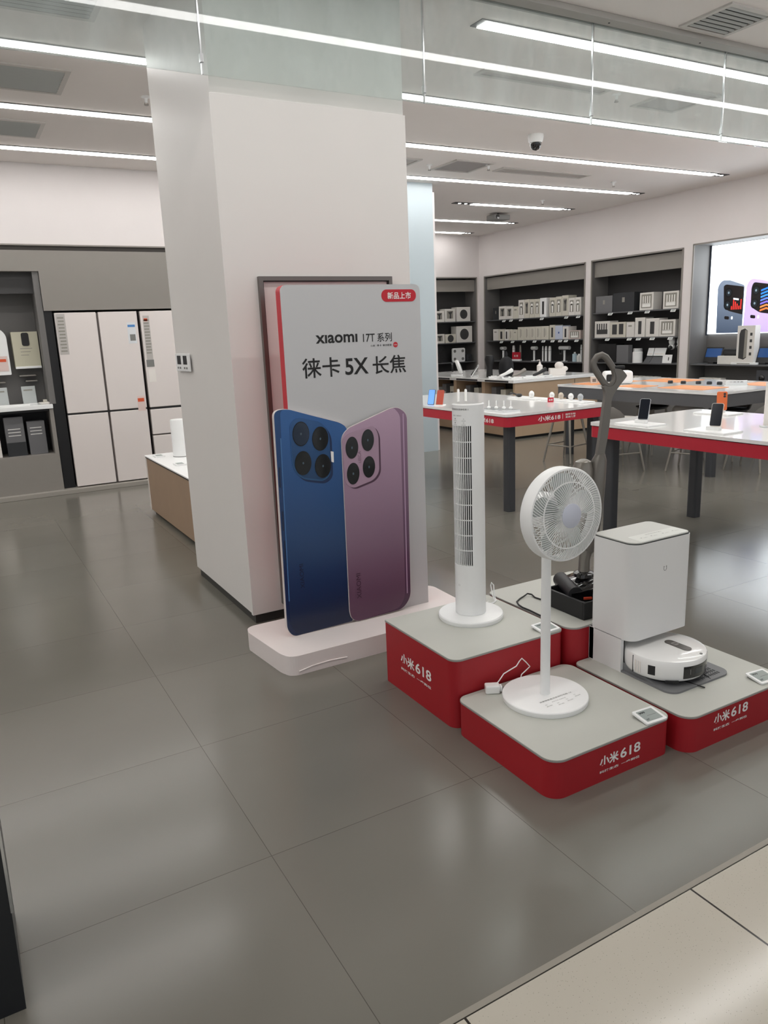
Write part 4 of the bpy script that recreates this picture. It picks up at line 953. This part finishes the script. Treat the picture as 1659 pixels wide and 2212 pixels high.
# bottom shelf goods of the dryer niche
def dry(y,label,big=0):
    t=thing('hair_dryer',label,'hair dryer',(9.88,y,.972),math.radians(-90),'hair dryers on stands')
    G().cyl((0,0,0),.06,.012,'z',24).build('stand_base',ACR,t); G().tube([(0,0,.012),(0,0,.20)],[.019,.021],14).build('handle',WHITE,t,True)
    G().cyl((-.07 if not big else -.13,0,.245),.034,.14 if not big else .26,'x',20).build('barrel',WHITE,t,True)
dry(12.44,'white hair dryer on a stand at the left of the lowest niche shelf'); dry(11.49,'white hair dryer on a stand in the middle of the lowest niche shelf'); dry(10.65,'larger white hair dryer with wide head on the lowest niche shelf',1)
for y0,y1,h,l in ((12.05,12.12,.30,'white slim tube standing right of the left hair dryer'),(11.84,11.91,.31,'silver slim tube behind the small red card'),(11.20,11.24,.28,'white shaver rod right of the middle hair dryer'),(11.10,11.16,.28,'second white shaver rod right of the middle hair dryer'),(10.99,11.06,.28,'wider white shaver right of the two slim rods'),(10.18,10.22,.30,'thin grey rod at the right end of the lowest niche shelf')):
    t=thing('personal_shaver',l,'shaver',(9.86,(y0+y1)/2,.972),0,'shavers on the lowest niche shelf'); r=(y1-y0)/2*.8
    G().lathe([(r,0),(r,h*.8),(r*.8,h*.97),(r*.5,h)],(0,0,0),'z',16).build('body',WHITE if 'silver' not in l else STEEL,t,True); G().cyl((0,0,h*.7),r*1.03,.006,'z',16).build('ring',GINK,t)
t=thing('red_label_card','small red card on a white block, lowest shelf of dryer niche','sign',(9.80,11.94,.972),math.radians(-90)); G().box(-.12,.12,0,.02,.035,.17).build('card',REDT,t); G().box(-.12,.12,-.01,.05,0,.035,.003).build('block',WHITE,t); text('618',WINK,t,(-.06,-.001,.08),(1,0,0),(0,0,1),.12,.04,bold=.02)
for y,h,c,l in ((10.365,.17,'#bcd3dd','pale blue bottle near the right hair dryer'),(10.255,.14,'#e3e3e0','white jar next to the pale blue bottle')):
    t=thing('care_bottle',l,'bottle',(9.86,y,.972),0,'bottles on the lowest niche shelf'); G().lathe([(.04,0),(.042,.01),(.042,h*.8),(.02,h*.85)],(0,0,0),'z',20).build('body',mat('bot'+c,c,.35),t,True); G().cyl((0,0,h*.85),.018,h*.15,'z',16).build('cap',WHITE,t)
t=thing('dark_shaver','dark box shaped gadget hanging on the back of dryer niche','gadget',(10.06,10.92,1.09)); G().box(-.03,.02,-.035,.035,0,.14,.006).build('body',BOXG,t); G().box(-.034,-.03,-.02,.02,.03,.1).build('face',BLKM,t)
# router niche
C1=[((9.39,9.77,1.80,2.07),BOXG,'darkbox','dark grey router box, leftmost on the top shelf of the router niche'),((8.92,9.38,1.80,2.10),BOXD,'darkbox','wide black router box on the top shelf of the router niche'),((8.53,8.81,1.80,2.07),BOXW,'router','white router box left of the last one on the top shelf'),((8.05,8.35,1.80,2.06),BOXW,'router','white router box at right end of the top shelf, router niche')]
for r,m,pr,l in C1: box_on_x(r,m,l,pr,'router boxes')
C2=[((9.43,9.78,1.385,1.66),BOXW,'bars','white box with a black comb-like router picture'),((9.08,9.43,1.385,1.635),BOXC,'two','cream box showing two dark speakers'),((8.90,9.07,1.385,1.625),BOXW,'plain','plain white box beside the two-speaker box'),((8.68,8.89,1.385,1.69),BOXW,'bar','narrow tall white box with one dark bar picture'),((8.40,8.67,1.385,1.67),BOXW,'bar','white box with a slanted dark block picture'),((8.09,8.40,1.385,1.64),BOXW,'router','white router box at right end of the middle shelf, router niche')]
for r,m,pr,l in C2: box_on_x(r,m,l,pr,'boxes on the middle shelf of the router niche')
C3=[((9.28,9.69,.975,1.28),BLKM,'none','large black device, leftmost on the lowest shelf of router niche',.2),((9.01,9.27,.975,1.26),BOXG,'none','taupe upright slab left of the white cylinders',.1)]
for r,m,pr,l,d in C3:
    t=box_on_x(r,m,l,pr,'devices on the lowest shelf of router niche',depth=d,name='network_device',cat='device')
for y,r,h,l in ((8.93,.075,.225,'taller white cylinder router'),(8.845,.08,.175,'shorter white cylinder router in front')):
    t=thing('cylinder_router',l,'router',(9.93 if h>.2 else 9.79,y+(.04 if h>.2 else 0),.975),0,'cylinder routers'); G().lathe([(r,0),(r,h-.006),(r-.008,h),(.001,h)],(0,0,0),'z',28).build('body',WHITE,t,True); G().lathe([(r*.7,h),(r*.7,h+.001)],(0,0,0),'z',24).build('top_disc',WHITEG,t)
for y0,y1,z0,z1,m,l in ((8.61,8.74,.975,1.08,APRON,'small grey slanted stand under the narrow white tablet'),(8.37,8.61,.975,1.08,APRON,'wide grey slanted stand under the wide white tablet'),):
    t=thing('tablet_stand',l,'stand',(9.86,(y0+y1)/2,z0),math.radians(-90),'slanted stands'); w=(y1-y0)/2-.004
    G().prism([(-.06,0),(.06,0),(.05,z1-z0),(.03,z1-z0)],-w,w,'x').build('wedge',m,t)
for y0,y1,l in ((8.60,8.725,'narrow white tilted panel on the lowest router shelf'),(8.36,8.595,'wide white tilted panel on the lowest router shelf')):
    t=thing('white_tablet',l,'panel',(9.875,(y0+y1)/2,1.10),math.radians(-90),'tilted white panels'); w=(y1-y0)/2-.003
    G().box(-w,w,-.008,.008,-.02,.11,.006).build('panel',WHITE,t,M=Matrix.Rotation(math.radians(-18),4,'X')); G().box(-w*.8,w*.8,-.0095,-.008,.0,.02).build('edge_strip',OFFW,t,M=Matrix.Rotation(math.radians(-18),4,'X'))
t=thing('info_card','white card with a small figure at the right of the lowest router shelf','sign',(9.80,8.265,.975),math.radians(-90)); G().box(-.09,.09,-.003,.003,0,.13).build('card',WHITE,t,M=Matrix.Rotation(math.radians(-8),4,'X')); G().box(.02,.035,-.0045,-.003,.04,.09).build('print',INK,t,M=Matrix.Rotation(math.radians(-8),4,'X'))
for y,l in ((8.23,'white outdoor camera hanging under the middle router shelf'),(8.08,'dark and white camera hanging at the right of router niche')):
    t=thing('outdoor_camera',l,'security camera',(9.86,y,1.367),0,'outdoor cameras'); G().lathe([(.03,0),(.045,-.03),(.05,-.07),(.04,-.10)],(0,0,0),'z',20).build('mount',WHITE,t,True); G().ball((0,0,-.14),(.05,.05,.05),18).build('camera_ball',WHITE,t,True); G().ball((-.03,-.005,-.15),(.028,.034,.034),14).build('lens_cap',BLKM,t,True)
# screen niche goods
def tablet(y,l,w=.15):
    t=thing('tablet_display',l,'tablet',(9.84,y,.972),math.radians(-90),'tablets below the lit screen'); M=Matrix.Rotation(math.radians(-18),4,'X')
    G().box(-w,w,-.006,.006,.02,.25,.008).build('body',BLKM,t,M=M); G().box(-w+.02,w-.02,-.0075,-.006,.1,.23).build('screen',mat('tablet_screen','#1d3c68',.2,emit=.5),t,M=M); G().box(-.05,.05,-.02,.07,0,.03,.004).build('foot',BLKM,t)
tablet(7.485,'dark tablet with blue screen, left below the big lit screen'); tablet(6.66,'dark tablet with blue screen at the right edge below the lit screen',.12)
t=thing('sound_bar','black speaker bar on a white box below the lit screen','speaker',(9.90,7.17,1.09),math.radians(-90)); G().box(-.15,.15,-.04,.04,0,.10,.02,3).build('body',BLKM,t); G().box(-.12,.12,-.0415,-.04,.03,.07).build('mesh',BOXD,t)
box_on_x((7.02,7.36,.972,1.09),BOXW,'flat white box with four grey dials under the black speaker bar','none','boxes in the screen niche',.16,9.80)
t=box_on_x((6.77,7.05,1.0,1.51),BOXW,'tall white carton picturing a dark tower speaker, below the lit screen','none','boxes in the screen niche',.12,9.79,'speaker_carton')
G().prism([(-.10,.06),(-.02,.04),(.025,.07),(.025,.44),(-.02,.47),(-.08,.45),(-.10,.40)],-.0012,0,'y').build('speaker_print',P_D,t)
G().prism([(-.02,.06),(.025,.08),(.025,.44),(-.015,.45)],-.0018,-.001,'y').build('speaker_side_print',P_G,t)
for k in range(4): G().box(.065,.10,-.0012,0,.10+k*.09,.14+k*.09).build('icon_print',P_D,t)
t=thing('display_plinth','low white plinth under the tall speaker carton','plinth',(9.86,6.91,.972)); G().box(-.09,.07,-.2,.2,0,.028,.003).build('slab',WHITE,t); G().box(-.092,-.09,-.1,.1,.008,.02).build('print',P_G,t)
for i,y in enumerate((7.56,7.44,7.31)): box_on_x((y-.065,y+.065,.70,.77),BOXW,['left small white carton low in the screen niche','middle small white carton low in the screen niche','right small white carton low in the screen niche'][i],'plain','small cartons low in the screen niche',.12,9.76)
for i,y in enumerate((8.95,8.8,8.65,8.48)): box_on_x((y-.06,y+.06,.70,.76),BOXW,'small flat carton, %s low in the router niche'%ORD[i],'plain','small cartons low in the router niche',.12,9.76)
t=thing('clear_case','clear case with a dark camera inside, right of the screen niche base','gadget',(9.84,6.62,.70),math.radians(-90)); G().box(-.09,.09,-.05,.09,0,.20,.003).build('case',mat('smoked_case','#4a4c50',.15),t); G().ball((0,-.055,.09),(.045,.02,.045),18).build('camera_ball',VACB,t,True)

# lit phone screen
t=thing('lit_screen','big bright wall screen advertising grey and lilac phones','screen',(10.05,6.3,0)); Y0=6.3
SCW=mat('screen_white',(.88,.95,1,1),.4,emit=SCREEN)
G().box(0,.03,4.65-Y0,7.745-Y0,1.40,2.665).build('panel',SCW,t)
G().box(-.004,.0,7.745-Y0,7.775-Y0,1.38,2.68).build('side_bezel',mat('bezel_blue','#39414e',.3),t)
def scr(pts,rad,lv,m,name):
    x=-.0004-lv*.0006; return G().prism(smoothpoly([((y*1.005-Y0-.03),1.6+(z-1.6)*1.005) for y,z in pts],rad,5),x-.0005,x,'x').build(name,m,t)
def em(n,c,e=1.0): return mat(n,c,.4,emit=e*.5)
scr([(7.585,1.41),(7.60,2.08),(7.53,2.165),(7.40,2.155),(7.16,2.07),(7.16,1.41)],[.01,.08,.05,.04,.03,.005],1,gradient('scr_grey','#4b5a70','#8d9cb3',1.4,2.15,emit=.35),'grey_phone')
scr([(7.50,2.08),(7.46,2.10),(7.17,2.05),(7.17,1.665),(7.27,1.69),(7.42,1.73),(7.48,1.80)],[.04,.04,.02,.01,.03,.05,.04],2,em('scr_dark','#1a1416',.6),'grey_phone_camera')
for y,z in ((7.41,1.98),(7.42,1.81)):
    for lv,r,c in ((3,.07,'#050608'),(4,.045,'#20262e'),(5,.016,'#8fa6b4')):
        scr([(y+r*math.cos(q)*.9,z+r*math.sin(q)*1.05) for q in [2*PI*k/14 for k in range(14)]],.001,lv,em('scr_l%d'%lv,c,.7),'screen_lens')
for k in range(6): scr([(7.36-k*.03,1.74),(7.342-k*.03,1.74),(7.342-k*.03,1.79+.03*(k*7%4)),(7.36-k*.03,1.79+.03*(k*7%4))],.001,3,em('scr_red','#e0322c',1.2),'bar_graphic')
scr([(7.33,1.905),(7.24,1.89),(7.24,1.865),(7.33,1.88)],.004,3,em('scr_w2','#dfe5ec',1.2),'clock_graphic')
scr([(7.46,1.655),(7.38,1.645),(7.38,1.60),(7.46,1.61)],.02,2,em('scr_dark','#1a1416'),'flash_pill'); scr([(7.35,1.645),(7.32,1.645),(7.32,1.60),(7.35,1.60)],.015,2,em('scr_w2','#dfe5ec'),'flash_dot')
scr([(7.145,1.41),(7.13,2.06),(7.075,2.15),(6.92,2.13),(6.60,2.04),(6.60,1.41)],[.005,.08,.06,.04,.03,.01],3,gradient('scr_lilac','#c9b4ec','#d9c3f0',1.4,2.15,emit=.42),'lilac_phone')
scr([(7.05,2.03),(7.02,2.10),(6.62,2.03),(6.62,1.64),(6.90,1.68),(7.01,1.745),(7.045,1.80)],[.05,.04,.02,.02,.04,.04,.04],4,em('scr_dark','#1a1416'),'lilac_phone_camera')
for k in range(7): scr([(6.90,1.99-k*.045),(6.80,2.02-k*.045),(6.66,1.985-k*.05),(6.66,1.965-k*.05),(6.80,1.995-k*.045),(6.90,1.965-k*.045)],.01,5,em('scr_wave%d'%k,['#2a7be0','#2f86ea','#3c90f0','#5b7fe8','#7a6de0','#e08a4a','#f07a3a'][k],1.2),'wave_graphic')
for y,z in ((6.975,1.985),(6.985,1.81)):
    for lv,r,c in ((6,.07,'#050608'),(7,.045,'#20262e'),(8,.016,'#8fa6b4')):
        scr([(y+r*math.cos(q)*.9,z+r*math.sin(q)*1.05) for q in [2*PI*k/14 for k in range(14)]],.001,lv,em('scr_l%d'%(lv-3),c),'screen_lens')
scr([(7.04,1.655),(6.96,1.645),(6.96,1.60),(7.04,1.61)],.02,4,em('scr_dark','#1a1416'),'flash_pill'); scr([(6.93,1.645),(6.90,1.645),(6.90,1.60),(6.93,1.60)],.015,4,em('scr_w2','#dfe5ec'),'flash_dot')
# niche A stock
for r,m,pr,l in (((8.60,8.86,1.785,2.0),BOXW,'dark','white box with dark fan picture, left on the far top shelf'),((8.87,9.13,1.785,2.04),BOXW,'dark','white box with dark dryer picture, middle of the far top shelf'),((9.17,9.51,1.785,2.07),BOXW,'round','white box with a round dark device, right on the far top shelf'),
    ((8.60,8.86,1.365,1.55),BOXW,'dark','low white box, left on the far middle shelf'),((8.87,9.14,1.365,1.54),BOXC,'round','low cream box, middle of the far middle shelf'),((9.15,9.55,1.365,1.69),BOXW,'round','big white box with a round dark device, right on the far middle shelf')): box_on_y(r,m,l,pr,'boxes in the far back niche')
t=thing('cooking_scale','pale panel with four round knobs on the lowest far shelf','appliance',(9.235,13.1,.972)); G().prism(rrect(-.16,.16,.0,.28,.03,4),0,.03,'y').build('panel',WHITE,t)
for x in (-.1,.1):
    for z in (.06,.22): G().cyl((x,-.008,z),.03,.008,'y',18).build('knob',GINK,t)
t=thing('black_fan','black gadget with a round head at the left of the lowest far shelf','gadget',(8.78,13.15,.972)); G().lathe([(.07,0),(.02,.02),(.018,.2)],(0,0,0),'z',18).build('stand',BLKM,t,True); G().cyl((0,-.03,.27),.09,.06,'y',24).build('head',BLKM,t,True)
t=thing('dark_gadget','low dark gadget at the right end of the lowest far shelf','gadget',(9.5,13.12,.972)); G().box(-.08,.06,-.04,.08,0,.15,.02).build('body',BOXD,t); G().cyl((-.01,-.045,.08),.025,.006,'y',16).build('dial',BLKM,t)

# ================================================================ LEFT SIDE: low counter
t=thing('low_counter','low wooden counter with a white top behind the main column','counter',(1.85,6.45,0)); 
G().box(-.31,.35,-1.05,.88,0,.03).build('plinth',BLKM,t); G().box(-.34,.36,-1.08,.90,.03,.535,.002).build('body',WOOD,t)
G().box(-.345,.365,-1.085,.905,.535,.547).build('shadow_gap',BLKM,t); G().box(-.35,.37,-1.09,.915,.547,.56,.003).build('top_panel',WHITE,t)
G().box(-.346,-.34,.885,.905,.03,.535).build('edge_strip',OFFW,t)
t=thing('air_purifier','white cylinder device on the low wooden counter','air purifier',(1.78,7.05,.56)); G().lathe([(.078,0),(.08,.01),(.08,.335),(.074,.345),(.001,.345)],(0,0,0),'z',40).build('body',WHITE,t,True); G().lathe([(.081,0),(.081,.006)],(0,0,0),'z',32).build('base_ring',GINK,t)
for x,y,l in ((1.59,7.16,'price tag at the left end of the low wooden counter'),(1.62,6.53,'price tag beside the column edge on the low wooden counter')):
    t=thing('price_tag',l,'price tag',(x,y,.56),0,'price tags on the low counter'); G().box(-.045,.045,-.06,.06,0,.014,.002).build('frame',WHITE,t); G().box(-.03,.03,-.045,.045,.014,.0145).build('screen',EINK,t)

# fridges
FR=mat('fridge_white','#e2dad6',.22)
t=thing('refrigerator','white four-door refrigerator with a blue sticker on its right door','refrigerator',(1.495,9.0,.05)); 
G().box(-.43,.43,.03,.5,.0,1.90).build('cabinet',mat('fridge_gap','#8f8884',.5),t); G().box(-.43,.425,-.02,.03,.815,.835).build('handle_gap',BLKM,t)
for x0,x1,z0,z1 in ((-.435,-.012,.012,.815),(.012,.425,.012,.815),(-.435,-.012,.835,1.91),(.012,.425,.835,1.91)): G().box(x0,x1,-.03,.03,z0,z1,.006).build('door',FR,t)
for (x0,x1,z0,z1,m) in ((-.428,-.335,1.47,1.90,mat('energy_label','#b9b4b0',.4)),(.305,.395,1.56,1.79,mat('sticker_white','#dcdfe2',.4)),(.325,.41,.80,.97,mat('sticker_pink','#e0c9c2',.4))): G().box(x0,x1,-.0315,-.030,z0,z1).build('sticker',m,t)
for k in range(11): G().box(-.415+.006*(k%2),-.35,-.0325,-.0315,1.50+k*.035,1.515+k*.035).build('label_line',P_G,t)
G().box(.31,.39,-.0325,-.0315,1.74,1.765).build('sticker_band',mat('sticker_blue','#4c86c4',.4),t); G().box(.325,.385,-.0325,-.0315,1.59,1.66).build('sticker_patch',GINK,t)
G().box(.33,.40,-.0325,-.0315,.905,.945).build('sticker_band',mat('sticker_red','#d8572f',.4),t)
t=thing('refrigerator','white refrigerator partly hidden behind the main column','refrigerator',(2.40,9.0,.05))
G().box(-.44,.44,.03,.5,0,1.90).build('cabinet',mat('fridge_gap','#8f8884'),t); G().box(-.44,.44,-.02,.03,.805,.83).build('handle_gap',BLKM,t)
for x0,x1,z0,z1 in ((-.445,.44,.012,.50),(-.445,.44,.515,.805),(-.445,-.012,.83,1.91),(.012,.44,.83,1.91)): G().box(x0,x1,-.03,.03,z0,z1,.006).build('door',FR,t)
G().box(-.42,-.35,-.0315,-.03,1.33,1.86).build('sticker',mat('energy_label','#b9b4b0'),t)
for k in range(12): G().box(-.415,-.36+.006*(k%2),-.0325,-.0315,1.44+k*.033,1.455+k*.033).build('label_line',P_G,t)
G().box(-.41,-.37,-.0325,-.0315,1.80,1.83).build('sticker_band',mat('sticker_red','#d8572f'),t); G().box(-.43,-.345,-.0325,-.0315,1.29,1.37).build('sticker_patch',GINK,t)
G().box(-.42,-.34,-.0315,-.03,1.12,1.26).build('sticker',OFFW,t)

# left appliance bay
t=thing('bay_cabinet','grey base cabinet with an open black cubby left of the fridges','cabinet',(-.1,9.0,.05)); 
G().box(-1.1,1.02,-.02,.5,0,.41).build('base_front',GREYP,t); G().box(.98,1.02,-.02,.5,.41,.90).build('end_panel',GREYP,t)
G().box(-1.1,.98,.42,.5,.41,.90).build('cubby_back',BLACK,t); G().box(-1.1,1.02,-.04,.5,.905,.95,.004).build('worktop',WHITE,t); G().box(-1.1,.98,.0,.42,.88,.905).build('cubby_ceiling',BLACK,t)
t=thing('shelf_niche','dark display wall above the cabinet at the far left','wall niche',(-.1,9.4,.95)); G().box(-1.1,1.03,.0,.08,.05,1.44).build('back_panel',NICHE,t); G().box(1.0,1.06,-.38,.0,.05,1.44).build('side_panel',NICHE,t); G().box(-1.1,1.0,-.3,-.27,1.22,1.44).build('valance',DNICHE,t)
tag(G().box(.93,1.045,9.03,9.5,.05,1.985).build('black_filler_panel',BLACK),'black upright gap panel between the bay and the fridge','panel')
for i,(x0,x1,z0,z1,m,l) in enumerate(((.17,.36,.46,.84,OFFW,'cream carton cut by the left picture edge in the black cubby'),(.42,.61,.46,.90,BOXG,'grey carton with a dark lower half in the black cubby'),(.64,.82,.46,.825,BOXG,'plain grey carton in the black cubby next to the end panel'))):
    t=thing('product_box',l,'box',((x0+x1)/2,9.08,.46),0,'cartons in the black cubby'); w=(x1-x0)/2; h=min(z1,.885)-.46
    G().box(-w,w,0,.2,0,h,.004).build('carton',m,t)
    if i==1: G().box(-w-.001,w+.001,-.001,.2,.0,.15).build('lower_band',BOXD,t)
    for k in range(3): G().box(-w*.7,w*.6,-.0015,0,.22+k*.035,.228+k*.035).build('text_line',P_W,t)
t=thing('wall_appliance','rounded white appliance on the dark wall at left edge','appliance',(.42,9.3,1.33)); G().prism(rrect(-.2,.16,0,.50,(.01,.01,.12,.12),8),-.06,.1,'y').build('body',WHITEG,t,True); G().box(.03,.14,-.0625,-.06,.04,.2).build('sticker',mat('sticker_pink','#e0c9c2'),t); G().box(.05,.125,-.0635,-.0625,.14,.17).build('sticker_band',mat('sticker_red','#d8572f'),t)
t=thing('water_heater','cream wall appliance with a dark display on the dark wall','appliance',(.76,9.3,1.40)); G().prism([(-.13,.0),(.13,.0),(.13,.38),(-.13,.38)],-.06,.1,'y').build('body',mat('cream_panel','#c6c2ac',.4),t); G().prism(rrect(-.035,.04,.23,.37,.02,4),-.066,-.06,'y').build('display',BLKM,t); G().box(-.13,.13,-.07,-.0,-.012,.012,.003).build('bottom_lip',WHITE,t)
for k in range(3): G().box(-.06,.06-.02*k,-.0615,-.06,.20-.035*k,.206-.035*k).build('text_line',P_G,t)
for x,z,w,l in ((.74,1.31,.17,'upper thin silver hook rail under the cream appliance'),(.77,1.25,.12,'lower thin silver hook rail under the cream appliance'),(.45,1.25,.12,'thin silver hook rail under the rounded white appliance')): tag(G().box(x-w/2,x+w/2,9.28,9.42,z-.008,z+.008,.003).build('hook_rail',STEEL),l,'rail','hook rails')
for i,(x,l) in enumerate(((.44,'grey leaflet holder with leaflets, left one on the white worktop'),(.72,'grey leaflet holder, right one on the white worktop'))):
    t=thing('leaflet_holder',l,'leaflet holder',(x,9.2,1.0),0,'leaflet holders'); G().box(-.07,.07,-.006,.006,0,.20,.003).build('card',mat('leaflet','#b5bab9',.4),t,M=Matrix.Rotation(math.radians(-10),4,'X')); G().box(-.05,.04,-.0075,-.006,.15,.165).build('print',P_G,t,M=Matrix.Rotation(math.radians(-10),4,'X')); G().box(-.07,.07,-.02,.05,0,.012).build('foot',WHITE,t)
tag(G().box(.2,.70,9.0,9.08,1.0,1.022,.004).build('white_info_strip',WHITEG),'long white info strip lying on the worktop edge','sign')
t=thing('small_tray','small cream dish at the right end of the white worktop','tray',(.86,9.08,1.0)); G().lathe([(.05,0),(.07,.02),(.068,.022),(.045,.006)],(0,0,0),'z',20).build('dish',OFFW,t); G().box(-.02,.02,-.02,.02,.008,.05,.004).build('gadget',BOXC,t)

# security gate at the near left edge
t=thing('security_gate','dark security gate post at the near left edge of the view','security gate',(-.10,1.83,0))
g=G(); g.prism([(-.13,0),(.030,0),(.040,.5),(.055,1.5),(-.13,1.5)],-.02,.35,'y'); g.build('panel',mat('gate_dark','#1d2024',.35),t)
G().prism([(.034,.28),(.040,.28),(.046,.72),(.040,.72)],-.024,-.018,'y').build('silver_strip',CHROME,t)

for o in scn.objects:
    if o.type=='MESH' and o.parent is None and 'kind' not in o and 'label' not in o: print('UNTAGGED',o.name)
